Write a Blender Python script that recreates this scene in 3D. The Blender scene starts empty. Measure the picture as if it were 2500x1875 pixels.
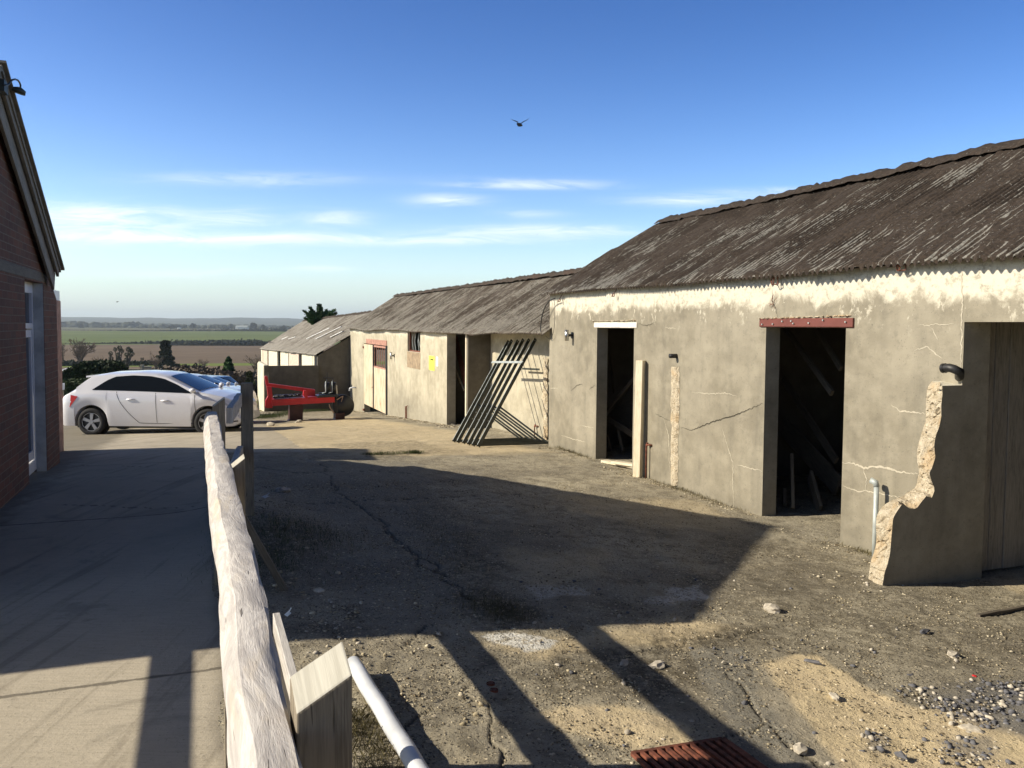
import bpy, math, random
import numpy as np
from mathutils import Vector, Matrix
random.seed(7); rng = np.random.default_rng(7)
SC = bpy.context.scene; COL = SC.collection
R = math.radians
CZ = 1.66                       # eye height above the path (path = z 0)
TH = R(20.8)
U = Vector((-math.sin(TH), math.cos(TH), 0))     # along the buildings, away from the viewer
N = Vector((math.cos(TH), math.sin(TH), 0))      # across the yard, to the right
ZV = Vector((0, 0, 1))
def P(t, s, z): return N*t + U*s + Vector((0, 0, z))

# ------------------------------------------------------------------ camera
F = 2030.0; PITCH = R(3.0); ROLL = R(0.4); SHY = -0.0147
fwd = Vector((0, math.cos(PITCH), -math.sin(PITCH)))
R0 = Vector((1, 0, 0)); U0 = R0.cross(fwd)
cr = R0*math.cos(ROLL) + U0*math.sin(ROLL); cu = U0*math.cos(ROLL) - R0*math.sin(ROLL)
CAM = Vector((0, 0, CZ))
cam = bpy.data.cameras.new('camera'); camo = bpy.data.objects.new('camera', cam); COL.objects.link(camo)
m3 = Matrix((cr, cu, -fwd)).transposed()
camo.matrix_world = Matrix.Translation(CAM) @ m3.to_4x4()
cam.sensor_width = 36; cam.lens = F/2500*36; cam.shift_y = SHY
cam.clip_start = 0.05; cam.clip_end = 30000
SC.camera = camo
def ray(px, py):
    return (fwd + cr*((px-1250)/F) + cu*((937.5-py)/F + SHY*2500/F))
# survey helpers: where a sight line meets a known real plane
def onT(px, py, t):             # plane parallel to the walls -> (s, z)
    r = ray(px, py); k = t/r.dot(N); p = CAM + r*k
    return p.dot(U), p.z
def onS(px, py, s):             # plane across the yard -> (t, z)
    r = ray(px, py); k = s/r.dot(U); p = CAM + r*k
    return p.dot(N), p.z
def onY(px, py, y):
    r = ray(px, py); return CAM + r*(y/r.y)

# ------------------------------------------------------------------ ground heights
SL = [-60, 0, 8, 10, 12, 20, 30, 50, 100, 200, 325, 430, 900, 1900, 3000, 5000, 7000, 12000]
HL = [1.2, 1.64, 1.66, 1.69, 1.80, 2.45, 3.10, 4.5, 7.5, 12, 15.5, 19, 21.5, 17, 15, 12, 9, 6]
SW = [-60, 13, 18, 25, 30.6, 50, 100, 200, 325, 430, 900, 1900, 3000, 5000, 7000, 12000]
HW = [2.0, 2.02, 2.32, 2.80, 3.22, 4.6, 7.5, 12, 15.5, 19, 21.5, 17, 15, 12, 9, 6]
def vnoise(x, y, seed=0):
    x = np.asarray(x, float); y = np.asarray(y, float)
    xi = np.floor(x).astype(np.int64); yi = np.floor(y).astype(np.int64)
    fx = x-xi; fy = y-yi; fx = fx*fx*(3-2*fx); fy = fy*fy*(3-2*fy)
    def h(a, b):
        n = (a*374761393 + b*668265263 + seed*1442695041) & 0xffffffff
        n = ((n ^ (n >> 13))*1274126177) & 0xffffffff
        return ((n ^ (n >> 16)) & 0xffff)/65535.0
    return (h(xi, yi)*(1-fx)+h(xi+1, yi)*fx)*(1-fy) + (h(xi, yi+1)*(1-fx)+h(xi+1, yi+1)*fx)*fy
def fbm(x, y, seed=0, o=4):
    a = 0; w = .5; s = 0
    for i in range(o):
        a = a + w*vnoise(x*2**i+17.3*i, y*2**i-9.1*i, seed+i); s += w; w *= .5
    return a/s
def sstep(a, b, x):
    k = np.clip((x-a)/(b-a), 0, 1); return k*k*(3-2*k)
def gz_np(x, y):
    t = x*N.x + y*N.y; s = x*U.x + y*U.y
    hl = np.interp(s, SL, HL); hw = np.interp(s, SW, HW)
    k = np.clip((t-0.25)/5.3, 0, 1)
    H = hl*(1-k) + hw*k
    # slight bank where the fence corner stands, and a broken slab edge across the yard
    H = H - 0.13*np.exp(-((t-.45)**2/.18 + (s-7.1)**2/1.2))
    edge = 12.55 + 0.25*(vnoise(t*1.3, t*0+3, 5)-.5)
    H = H + 0.05*sstep(0, .12, s-edge)*sstep(-.5, .8, t)*(1-sstep(14, 18, s))
    far = sstep(60, 400, s)
    H = H + far*(fbm(x/260., y/260., 3)-.5)*2.5
    return CZ - H
def _in(x, xs, ys):
    if x <= xs[0]: return ys[0]
    for i in range(1, len(xs)):
        if x <= xs[i]: return ys[i-1]+(ys[i]-ys[i-1])*(x-xs[i-1])/(xs[i]-xs[i-1])
    return ys[-1]
def gz(x, y):
    t = x*N.x+y*N.y; s = x*U.x+y*U.y
    if s > 60 or (s > 12 and s < 12.9): return float(gz_np(np.array([x]), np.array([y]))[0])
    k = min(1, max(0, (t-.25)/5.3)); H = _in(s, SL, HL)*(1-k)+_in(s, SW, HW)*k
    H -= .13*math.exp(-((t-.45)**2/.18+(s-7.1)**2/1.2))
    if s >= 12.9:
        a = min(1, max(0, (t+.5)/1.3)); b = min(1, max(0, (s-14)/4)); H += .05*a*a*(3-2*a)*(1-b*b*(3-2*b))
    return CZ-H
def gts(t, s): p = P(t, s, 0); return gz(p.x, p.y)
def G(px, py):
    r = ray(px, py); k = (0-CZ)/r.z
    for i in range(60):
        p = CAM + r*k; k = .5*k + .5*(gz(p.x, p.y)-CZ)/r.z
    p = CAM + r*k; p.z = gz(p.x, p.y); return p
def GT(px, py):
    p = G(px, py); return p.dot(N), p.dot(U)

# ------------------------------------------------------------------ node material helpers
class NT:
    def __init__(s, name, world=False):
        if world:
            s.m = bpy.data.worlds.new(name); SC.world = s.m
        else: s.m = bpy.data.materials.new(name)
        s.m.use_nodes = True; s.t = s.m.node_tree; s.n = s.t.nodes; s.l = s.t.links
        s.b = s.n.get('Principled BSDF'); s.out = s.n.get('Material Output')
    def add(s, typ, **k):
        n = s.n.new(typ)
        for a, v in k.items():
            setattr(n, a, v)
        return n
    def put(s, sock, v):
        if hasattr(v, 'is_linked') or hasattr(v, 'links'): s.l.new(v, sock)
        elif isinstance(v, (tuple, list)) and len(v) == 3 and sock.type == 'RGBA': sock.default_value = (*v, 1)
        else: sock.default_value = v
    def math(s, op, a, b=0.0, c=None, clamp=False):
        n = s.add('ShaderNodeMath', operation=op); n.use_clamp = clamp
        s.put(n.inputs[0], a); s.put(n.inputs[1], b)
        if c is not None: s.put(n.inputs[2], c)
        return n.outputs[0]
    def mix(s, f, a, b, mode='MIX'):
        n = s.add('ShaderNodeMix', data_type='RGBA', blend_type=mode)
        s.put(n.inputs[0], f); s.put(n.inputs[6], a); s.put(n.inputs[7], b); return n.outputs[2]
    def ramp(s, x, lo, hi, a=0.0, b=1.0):
        n = s.add('ShaderNodeMapRange', interpolation_type='SMOOTHSTEP'); n.clamp = True
        s.put(n.inputs[0], x)
        n.inputs[1].default_value = lo; n.inputs[2].default_value = hi
        n.inputs[3].default_value = a; n.inputs[4].default_value = b; return n.outputs[0]
    def coord(s, kind='UV', scale=(1, 1, 1), loc=(0, 0, 0), rot=(0, 0, 0)):
        tc = s.add('ShaderNodeTexCoord'); mp = s.add('ShaderNodeMapping')
        mp.inputs['Scale'].default_value = scale; mp.inputs['Location'].default_value = loc; mp.inputs['Rotation'].default_value = rot
        s.l.new(tc.outputs[kind], mp.inputs[0]); return mp.outputs[0]
    def noise(s, co, scale=5, detail=4, rough=.55, dist=0):
        n = s.add('ShaderNodeTexNoise'); s.l.new(co, n.inputs['Vector'])
        n.inputs['Scale'].default_value = scale; n.inputs['Detail'].default_value = detail
        n.inputs['Roughness'].default_value = rough; n.inputs['Distortion'].default_value = dist
        return n.outputs['Fac']
    def voro(s, co, scale=5, feat='F1'):
        n = s.add('ShaderNodeTexVoronoi', feature=feat); s.l.new(co, n.inputs['Vector']); n.inputs['Scale'].default_value = scale
        return n.outputs['Distance'], n.outputs.get('Color')
    def attr(s, name):
        n = s.add('ShaderNodeAttribute'); n.attribute_name = name; return n.outputs['Fac']
    def sepz(s, co, i):
        n = s.add('ShaderNodeSeparateXYZ'); s.l.new(co, n.inputs[0]); return n.outputs[i]
    def rnd(s):
        return s.add('ShaderNodeObjectInfo').outputs['Random']
    def fin(s, col, rough=.8, bump=None, bs=.3, bd=.01, metal=0, spec=None):
        s.put(s.b.inputs['Base Color'], col); s.put(s.b.inputs['Roughness'], rough); s.put(s.b.inputs['Metallic'], metal)
        if spec is not None: s.b.inputs['Specular IOR Level'].default_value = spec
        if bump is not None:
            n = s.add('ShaderNodeBump'); n.inputs['Strength'].default_value = bs; n.inputs['Distance'].default_value = bd
            s.l.new(bump, n.inputs['Height']); s.l.new(n.outputs[0], s.b.inputs['Normal'])
        return s.m

def mat_plain(name, col, rough=.6, metal=0, var=.25, scale=8, spec=None, bs=.1):
    k = NT(name); co = k.coord('Object'); n = k.noise(co, scale, 5, .6)
    c = k.mix(k.ramp(n, .3, .7), tuple(x*(1-var) for x in col), tuple(min(1, x*(1+var)) for x in col))
    return k.fin(c, rough, n, bs, .004, metal, spec)
def mat_wood(name, dark, light, grain=30, rough=.75, knots=True):
    k = NT(name); co = k.coord('UV', (1.2, 14, 1)); big = k.noise(k.coord('UV', (1, 3, 1)), 2.2, 3, .5, 1.5)
    co2 = k.coord('UV', (2.0, 60, 1)); g = k.noise(co, 4, 6, .65, 1.2); fine = k.noise(co2, 5, 3, .6, .6)
    f = k.math('ADD', k.math('MULTIPLY', g, .6), k.math('MULTIPLY', fine, .4))
    c = k.mix(k.ramp(f, .36, .62), dark, light)
    c = k.mix(k.ramp(big, .35, .7, 0, .45), c, tuple(x*1.15 for x in light))
    crack = k.ramp(k.noise(k.coord('UV', (1.5, 42, 1), (3, 1, 0)), 3, 2, .5, .8), .66, .72)
    c = k.mix(k.math('MULTIPLY', crack, .75), c, tuple(x*.25 for x in dark))
    if knots:
        d, _ = k.voro(k.coord('UV', (1.7, 9, 1), (.13, .42, 0)), 1.3); rg_ = k.math('ADD', d, k.math('MULTIPLY', k.math('SUBTRACT', g, .5), .12)); kn = k.math('MAXIMUM', k.ramp(rg_, .03, .06, 1, 0), k.math('MULTIPLY', k.ramp(k.math('ABSOLUTE', k.math('SUBTRACT', rg_, .12)), .0, .02, 1, 0), .4))
        c = k.mix(k.math('MULTIPLY', kn, .8), c, tuple(x*.35 for x in dark))
    h = k.math('SUBTRACT', f, crack)
    return k.fin(c, rough, h, .5, .004)
M = {}
def concrete_wall(name, base, dark, top=None, white=.5, stain=1.0):
    k = NT(name); uv = k.coord('UV'); u = k.sepz(uv, 0); v = k.sepz(uv, 1)
    big = k.noise(uv, .9, 5, .6, .4); med = k.noise(uv, 4, 6, .6); fine = k.noise(uv, 45, 5, .7)
    streak = k.noise(k.coord('UV', (3.2, .35, 1)), 1.6, 5, .6, .3)
    c = k.mix(k.ramp(big, .32, .68), base, tuple(x*y for x, y in zip(base, (.70, .69, .66))))
    c = k.mix(k.ramp(streak, .45, .75, 0, .55*stain), c, dark)
    c = k.mix(k.ramp(med, .38, .68, 0, .5), c, tuple(min(1, x*1.25) for x in base)); c = k.mix(k.ramp(k.noise(uv, 11, 5, .72), .52, .68, 0, .38), c, tuple(x*1.1 for x in dark))
    pit = k.ramp(k.noise(uv, 34, 3, .6), .66, .72, 0, .55); c = k.mix(pit, c, tuple(x*.55 for x in dark))
    sp = k.ramp(k.noise(uv, 70, 2, .5), .66, .74, 0, .6); c = k.mix(sp, c, tuple(x*.4 for x in dark))
    # damp grey-green foot
    foot = k.math('MULTIPLY', k.ramp(k.math('ADD', v, k.math('MULTIPLY', big, -.9)), -1.25, -.35, 1, 0), .55*stain)
    c = k.mix(foot, c, tuple(x*.75 for x in dark))
    if top is not None:
        edge = k.math('ADD', k.math('SUBTRACT', v, top), k.math('MULTIPLY', k.math('SUBTRACT', k.noise(k.coord('UV', (1.2, .9, 1)), 2.0, 7, .72, .5), .5), .62))
        w = k.ramp(edge, -.07, .05)
        blot = k.ramp(k.noise(k.coord('UV', (1, .6, 1), (5, 2, 0)), 7, 6, .78), .56, .62, 0, .9)
        nearw = k.ramp(k.math('SUBTRACT', v, top), -.42, .02)
        w = k.math('MAXIMUM', w, k.math('MULTIPLY', blot, nearw)); w = k.math('MULTIPLY', w, k.ramp(k.noise(uv, 12, 6, .78), .36, .52, .35, 1))
        c = k.mix(k.math('MULTIPLY', w, white), c, (.80, .75, .60))
    h = k.math('ADD', k.math('MULTIPLY', med, .5), k.math('MULTIPLY', fine, .25))
    return k.fin(c, .9, h, .6, .014)
def mat_roof(name, moss, grey, amt=.5, red=None):
    k = NT(name); uv = k.coord('UV'); cr_ = k.attr('crest'); ms = k.attr('moss')
    n1 = k.noise(k.coord('UV', (1, 1, 1)), 1.1, 5, .6); n2 = k.noise(k.coord('UV', (10, 3.2, 1)), 2.4, 5, .78, .3); n3 = k.noise(uv, 26, 4, .7)
    c = k.mix(k.ramp(n3, .3, .7), tuple(x*.55 for x in moss), tuple(x*1.5 for x in moss))
    if red: c = k.mix(k.ramp(n1, .5, .68, 0, .7), c, red)
    bare = k.math('ADD', k.math('ADD', k.math('MULTIPLY', cr_, .42), k.math('MULTIPLY', n2, .62)), k.math('MULTIPLY', k.math('SUBTRACT', n1, .5), .6))
    bare = k.math('SUBTRACT', bare, k.math('MULTIPLY', ms, .26)); ev = k.ramp(k.sepz(uv, 1), .0, 1.1, .07, -.03); bare = k.math('ADD', bare, ev); stk = k.noise(k.coord('UV', (5, .5, 1)), 1.4, 4, .6, .3); bare = k.math('ADD', bare, k.math('MULTIPLY', k.math('SUBTRACT', stk, .5), .55))
    f = k.ramp(bare, .86-amt*.42, .91-amt*.42)
    g = k.mix(k.ramp(n3, .35, .7), tuple(x*.6 for x in grey), tuple(x*1.2 for x in grey))
    c = k.mix(f, c, g)
    lic = k.math('MAXIMUM', k.ramp(k.noise(uv, 12, 3, .6), .70, .76, 0, .7), k.math('MULTIPLY', k.ramp(k.noise(uv, 34, 3, .7), .62, .68, 0, .6), k.ramp(n1, .3, .6))); c = k.mix(lic, c, (.42, .41, .36))
    h = k.math('ADD', n3, k.math('MULTIPLY', k.noise(uv, 90, 2), .5))
    return k.fin(c, .95, h, .8, .02)
def mat_brick(name):
    k = NT(name); uv = k.coord('UV')
    b = k.add('ShaderNodeTexBrick'); k.l.new(uv, b.inputs['Vector']); b.offset = .5
    b.inputs['Scale'].default_value = 1; b.inputs['Mortar Size'].default_value = .0055; b.inputs['Mortar Smooth'].default_value = .3
    b.inputs['Brick Width'].default_value = .225; b.inputs['Row Height'].default_value = .075; b.inputs['Bias'].default_value = -.1
    b.inputs['Color1'].default_value = (.17, .058, .030, 1); b.inputs['Color2'].default_value = (.085, .036, .025, 1); b.inputs['Mortar'].default_value = (.20, .155, .11, 1)
    n = k.noise(uv, 30, 4, .7); big = k.noise(uv, 1.6, 4, .6)
    c = k.mix(k.ramp(n, .35, .7, 0, .4), b.outputs['Color'], (.09, .04, .03)); c = k.mix(k.ramp(big, .5, .75, 0, .4), c, (.12, .09, .06))
    h = k.math('ADD', k.math('MULTIPLY', b.outputs['Fac'], -1), k.math('MULTIPLY', n, .4))
    return k.fin(c, .88, h, .6, .008)

M['wall'] = concrete_wall('shed_render', (.315, .285, .215), (.15, .138, .105), top=CZ+.27, white=.74)
M['wall2'] = concrete_wall('byre_render', (.49, .445, .33), (.28, .26, .20), top=CZ-.30, white=.5, stain=.8)
M['wall3'] = concrete_wall('shade_side_render', (.13, .115, .09), (.07, .062, .05), None, stain=1.0)  # darkened render for faces in shade; the shade is put into the colour
M['wallp'] = concrete_wall('plain_render', (.30, .26, .18), (.15, .13, .09), None, stain=1.0)  # plain render without a pale top band
M['broken'] = None
def mk_broken():
    k = NT('broken_edge'); co = k.coord('Object'); a = k.noise(co, 14, 8, .78); d, c_ = k.voro(co, 55)
    c = k.mix(k.ramp(a, .3, .7), (.42, .34, .22), (.74, .66, .50)); c = k.mix(k.ramp(k.noise(co, 30, 4, .7), .58, .68, 0, .7), c, (.24, .17, .10)); c = k.mix(k.ramp(k.noise(co, 4, 3), .5, .65, 0, .5), c, (.60, .42, .22))
    return k.fin(c, .95, k.math('ADD', a, k.math('MULTIPLY', d, .4)), 1.0, .03)
M['broken'] = mk_broken()
M['roof_a'] = mat_roof('mossy_roof', (.036, .025, .017), (.25, .24, .21), .38)
M['roof_b'] = mat_roof('weathered_roof', (.055, .041, .029), (.26, .24, .20), .56, red=(.075, .042, .028))
M['roof_c'] = mat_roof('lichen_roof', (.085, .068, .05), (.32, .30, .26), .70)
M['brick'] = mat_brick('red_brick')
M['rail'] = mat_wood('weathered_rail', (.36, .34, .31), (.62, .59, .54))
def mk_railtop():
    k = NT('weathered_rail_top'); w0 = k.coord('UV', (1.0, 4.5, 1)); fig = k.noise(w0, 3.2, 4, .6, 3.2); fine = k.noise(k.coord('UV', (5, 70, 1)), 4, 4, .65, .5); big = k.noise(k.coord('UV', (1.5, 8, 1), (4, 1, 0)), 2, 4, .6, .5)
    c = k.mix(k.ramp(fig, .35, .65), (.42, .395, .37), (.60, .57, .53)); rings = k.ramp(k.math('ABSOLUTE', k.math('SUBTRACT', k.math('FRACT', k.math('MULTIPLY', fig, 7)), .5)), .02, .16, .35, 0); c = k.mix(rings, c, (.36, .32, .30))
    c = k.mix(k.ramp(fine, .52, .7, 0, .35), c, (.40, .36, .32)); c = k.mix(k.ramp(big, .55, .72, 0, .6), c, (.54, .46, .33))
    cr1 = k.ramp(k.noise(k.coord('UV', (3.0, 48, 1), (3, 1, 0), (0, 0, R(3))), 2.6, 3, .55, .5), .69, .72); c = k.mix(k.math('MULTIPLY', cr1, .85), c, (.10, .085, .07))
    d, _ = k.voro(k.coord('UV', (2.1, 12, 1), (.43, .72, 0)), 1.2); dn = k.math('ADD', d, k.math('MULTIPLY', k.math('SUBTRACT', fine, .5), .10)); kn = k.ramp(dn, .035, .055, .8, 0); c = k.mix(kn, c, (.24, .21, .19))
    hi = k.ramp(dn, .055, .13, 1, 0); h = k.math('SUBTRACT', k.math('ADD', k.math('MULTIPLY', fine, .4), k.math('ADD', fig, hi)), cr1)
    return k.fin(c, .8, h, .6, .005)
M['railtop'] = mk_railtop()
M['post'] = mat_wood('weathered_post', (.14, .115, .08), (.29, .245, .175))
M['endgrain'] = mat_wood('sawn_end', (.33, .31, .25), (.52, .50, .42))
M['newwood'] = mat_wood('pale_timber', (.62, .52, .34), (.82, .74, .56))
M['paintwood'] = mat_wood('flaking_white_paint', (.55, .50, .42), (.85, .82, .74))
M['oldwood'] = mat_wood('old_boards', (.07, .058, .042), (.15, .125, .09))
M['darkwood'] = mat_wood('dark_boards', (.045, .038, .03), (.12, .10, .075))
M['barge'] = mat_wood('grey_bargeboard', (.12, .105, .08), (.26, .23, .19))
M['white'] = mat_plain('white_plastic', (.78, .79, .80), .35, var=.04)
M['pipe'] = mat_plain('pale_pipe', (.62, .64, .66), .4, var=.12, scale=5)
M['black'] = mat_plain('black_metal', (.02, .02, .02), .5)
M['rubber'] = mat_plain('rubber', (.022, .022, .022), .8)
M['rust'] = mat_plain('rusty_iron', (.17, .055, .03), .85, var=.5, scale=30, bs=.6)
M['redpaint'] = mat_plain('red_oxide_paint', (.17, .05, .036), .6, var=.12, scale=6)
M['darksteel'] = mat_plain('green_black_steel', (.035, .042, .035), .5, var=.3)
M['zinc'] = mat_plain('zinc_and_lit_edge', (.45, .49, .47), .55, .2, var=.2)
M['machred'] = mat_plain('bright_red_paint', (.62, .022, .028), .38, var=.12, scale=4)
M['machdark'] = mat_plain('dark_red_steel', (.055, .012, .010), .5, var=.3, scale=5)
M['machblack'] = mat_plain('oily_black_steel', (.018, .02, .024), .35, var=.3)
M['steel'] = mat_plain('brushed_steel', (.55, .55, .54), .3, 1, var=.1)
M['yellow'] = mat_plain('yellow_notice', (.86, .88, .10), .5, var=.03)
M['paper'] = mat_plain('white_notice', (.88, .88, .84), .5, var=.03)
M['ink'] = mat_plain('black_print', (.03, .03, .02), .6, var=0)
M['skylight'] = mat_plain('clear_roof_sheet', (.86, .86, .84), .35, var=.05)
M['stone'] = mat_plain('loose_stone', (.50, .45, .36), .9, var=.3, scale=25, bs=.6)
M['slate'] = mat_plain('dark_stone', (.13, .13, .14), .8, var=.3, scale=25, bs=.6)
M['glass'] = None
def mk_glass(name, col=(.01, .013, .016), rough=.06):
    k = NT(name); return k.fin(col, rough, None, spec=.35)
M['glass'] = mk_glass('car_window')
M['lens'] = mk_glass('red_lens', (.45, .008, .012), .15)
M['headlens'] = mk_glass('clear_lens', (.5, .52, .55), .1)
def mk_paint(name, col, dirt=.25):
    k = NT(name); co = k.coord('Object'); z = k.sepz(co, 2); n = k.noise(co, 6, 5, .6)
    d = k.math('MULTIPLY', k.ramp(k.math('ADD', z, k.math('MULTIPLY', n, .25)), .25, .75, 1, 0), dirt)
    c = k.mix(d, col, (.28, .23, .17)); m = k.fin(c, .3); k.b.inputs['Coat Weight'].default_value = .8; k.b.inputs['Coat Roughness'].default_value = .05; return m
M['carwhite'] = mk_paint('white_car_paint', (.80, .80, .82), .3)
M['carsilver'] = mk_paint('silver_car_paint', (.50, .54, .60), .15)
M['carblack'] = mk_paint('black_car_paint', (.012, .014, .02), .05)
M['carnavy'] = mk_paint('navy_car_paint', (.02, .035, .07), .05)
M['rim'] = mat_plain('alloy_rim', (.40, .40, .42), .35, .6, var=.05)
M['leaf'] = mat_plain('dark_leaves', (.022, .040, .012), .8, var=.6, scale=3)
M['leaf2'] = mat_plain('grey_green_leaves', (.050, .075, .025), .8, var=.5, scale=3)
M['needle'] = mat_plain('conifer_needles', (.045, .095, .028), .8, var=.6, scale=2)
M['ivy'] = mat_plain('ivy_leaves', (.022, .036, .014), .8, var=.5, scale=1)
M['twig'] = mat_plain('bare_twigs', (.12, .095, .07), .9, var=.3)
M['bark'] = mat_plain('bark', (.10, .085, .065), .9, var=.4)
M['hedge'] = mat_plain('hedge_leaves', (.030, .038, .018), .9, var=.5, scale=.5)
M['dry'] = mat_plain('dry_grass', (.13, .11, .045), .9, var=.5, scale=8)
M['grass'] = mat_plain('green_grass', (.06, .085, .025), .9, var=.5, scale=8)
M['feather'] = mat_plain('black_feathers', (.012, .012, .016), .6)

# ------------------------------------------------------------------ mesh helpers
class MB:
    def __init__(s): s.v = []; s.f = []; s.uv = []; s.mi = []; s.cm = 0
    def face(s, pts, uv=None):
        b = len(s.v); s.v += [Vector(p) for p in pts]; s.f.append(tuple(range(b, b+len(pts)))); s.uv.append(uv); s.mi.append(s.cm); return s
    def fi(s, idx, uv=None): s.f.append(tuple(idx)); s.uv.append(uv); s.mi.append(s.cm)
    def hexa(s, b4, t4):
        b = len(s.v); s.v += [Vector(p) for p in list(b4)+list(t4)]
        for q in ((3, 2, 1, 0), (4, 5, 6, 7), (0, 1, 5, 4), (1, 2, 6, 5), (2, 3, 7, 6), (3, 0, 4, 7)): s.fi([b+i for i in q])
        return s
    def tsz(s, t0, t1, s0, s1, z0, z1):
        return s.hexa([P(t0, s0, z0), P(t1, s0, z0), P(t1, s1, z0), P(t0, s1, z0)], [P(t0, s0, z1), P(t1, s0, z1), P(t1, s1, z1), P(t0, s1, z1)])
    def xyz(s, x0, x1, y0, y1, z0, z1):
        return s.hexa([(x0, y0, z0), (x1, y0, z0), (x1, y1, z0), (x0, y1, z0)], [(x0, y0, z1), (x1, y0, z1), (x1, y1, z1), (x0, y1, z1)])
    def prism(s, pts, d):
        b = len(s.v); n = len(pts); d = Vector(d)
        s.v += [Vector(p) for p in pts] + [Vector(p)+d for p in pts]
        s.fi(list(range(b+n-1, b-1, -1))); s.fi(list(range(b+n, b+2*n)))
        for i in range(n): j = (i+1) % n; s.fi([b+i, b+j, b+n+j, b+n+i])
        return s
    def beam(s, p0, p1, w, h, up=ZV, ch=.08, segs=1, jit=0, cut0=0, cut1=0):
        p0 = Vector(p0); p1 = Vector(p1); d = (p1-p0); L = d.length; d.normalize()
        side = d.cross(Vector(up));
        if side.length < 1e-4: side = d.cross(Vector((1, 0, 0)))
        side.normalize(); upv = side.cross(d).normalized()
        c = ch*min(w, h); a = w/2; e = h/2
        prof = [(a-c, -e), (a, -e+c), (a, e-c), (a-c, e), (-a+c, e), (-a, e-c), (-a, -e+c), (-a+c, -e)]
        per = [0]
        for i in range(8): q = prof[(i+1) % 8]; pq = prof[i]; per.append(per[-1]+math.hypot(q[0]-pq[0], q[1]-pq[1]))
        b = len(s.v); uo = random.random()*20
        for i in range(segs+1):
            k = i/segs; jx = random.uniform(-jit, jit); jy = random.uniform(-jit, jit)*.4
            for (x, y) in prof:
                off = (cut0*x if i == 0 else 0) + (cut1*x if i == segs else 0)
                s.v.append(p0 + d*(L*k+off) + side*(x+jx) + upv*(y+jy))
        for i in range(segs):
            for j in range(8):
                q = (j+1) % 8; u0 = uo+L*i/segs; u1 = uo+L*(i+1)/segs
                s.fi([b+i*8+j, b+i*8+q, b+(i+1)*8+q, b+(i+1)*8+j], [(u0, per[j]), (u0, per[j+1]), (u1, per[j+1]), (u1, per[j])])
        s.fi([b+7-j for j in range(8)], [(uo+prof[7-j][1]*.3, prof[7-j][0]) for j in range(8)])
        s.fi([b+segs*8+j for j in range(8)], [(uo+prof[j][1]*.3, prof[j][0]) for j in range(8)]); return s
    def tube(s, path, r, n=8, cap=True):
        path = [Vector(p) for p in path]; m = len(path)
        rs = r if isinstance(r, (list, tuple)) else [r]*m
        b = len(s.v); prev = None
        for i, p in enumerate(path):
            d = (path[min(i+1, m-1)]-path[max(i-1, 0)]).normalized()
            if prev is None:
                a = d.orthogonal().normalized()
            else:
                a = (prev - d*prev.dot(d)); a = a.normalized() if a.length > 1e-5 else d.orthogonal().normalized()
            prev = a; c = d.cross(a)
            for j in range(n):
                q = 2*math.pi*j/n; s.v.append(p + (a*math.cos(q)+c*math.sin(q))*rs[i])
        for i in range(m-1):
            for j in range(n):
                k = (j+1) % n; s.fi([b+i*n+j, b+i*n+k, b+(i+1)*n+k, b+(i+1)*n+j])
        if cap and n > 2:
            s.fi([b+n-1-j for j in range(n)]); s.fi([b+(m-1)*n+j for j in range(n)])
        return s
    def cyl(s, p0, p1, r0, r1=None, n=16): return s.tube([p0, p1], [r0, r0 if r1 is None else r1], n)
    def blob(s, c, rx, ry, rz, jit=.2, n=1):
        import bmesh
        bm = bmesh.new(); bmesh.ops.create_icosphere(bm, subdivisions=n, radius=1)
        b = len(s.v); q = random.random()*6.28; cq, sq = math.cos(q), math.sin(q)
        for v in bm.verts:
            k = 1+random.uniform(-jit, jit); x, y, z = v.co.x*rx*k, v.co.y*ry*k, v.co.z*rz*k
            s.v.append(Vector(c)+Vector((x*cq-y*sq, x*sq+y*cq, z)))
        for f in bm.faces: s.fi([b+v.index for v in f.verts])
        bm.free(); return s
    def leaves(s, c, r, n, size, flat=1.0, shell=.4):
        g = np.random.default_rng(random.randrange(1 << 30)); nz = lambda v: v/np.linalg.norm(v, axis=1, keepdims=True)
        p = np.array(c)+nz(g.normal(size=(n, 3)))*np.array(r)*(g.uniform(shell, 1, (n, 1))**.6)
        a = nz(g.normal(size=(n, 3))*np.array([1, 1, flat])); b_ = nz(np.cross(a, g.normal(size=(n, 3)))); k = size*g.uniform(.5, 1.3, (n, 1))
        q = np.stack([p-a*k-b_*k*.5, p+a*k-b_*k*.4, p+a*k*.7+b_*k*.6, p-a*k*.8+b_*k*.5], 1).reshape(-1, 3)
        b0 = len(s.v); s.v += [tuple(x) for x in q.tolist()]
        for i in range(n): s.f.append((b0+4*i, b0+4*i+1, b0+4*i+2, b0+4*i+3)); s.uv.append(None); s.mi.append(0)
        return s
    def build(s, name, mat, parent=None, smooth=False, origin=None, local=False, attrs=None):
        me = bpy.data.meshes.new(name)
        if origin is not None: o0 = Vector(origin)
        elif parent is not None and not local: o0 = parent_loc(parent)
        else: o0 = Vector((0, 0, 0))
        if local: o0 = Vector((0, 0, 0))
        V = np.array([tuple(v) for v in s.v]); me.from_pydata((V-np.array(o0)).tolist(), [], s.f); me.update()
        ul = me.uv_layers.new(name='UVMap')
        nn = np.zeros(len(me.polygons)*3); me.polygons.foreach_get('normal', nn); nn = nn.reshape(-1, 3)
        lens = np.array([len(f) for f in s.f]); vi = np.concatenate([np.asarray(f) for f in s.f]) if len(s.f) else np.zeros(0, int)
        an = np.abs(nn@np.array(N)); au = np.abs(nn@np.array(U)); az = np.abs(nn[:, 2])
        kind = np.where((an >= au) & (an >= az), 0, np.where(au >= az, 1, 2)); kl = np.repeat(kind, lens)
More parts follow.
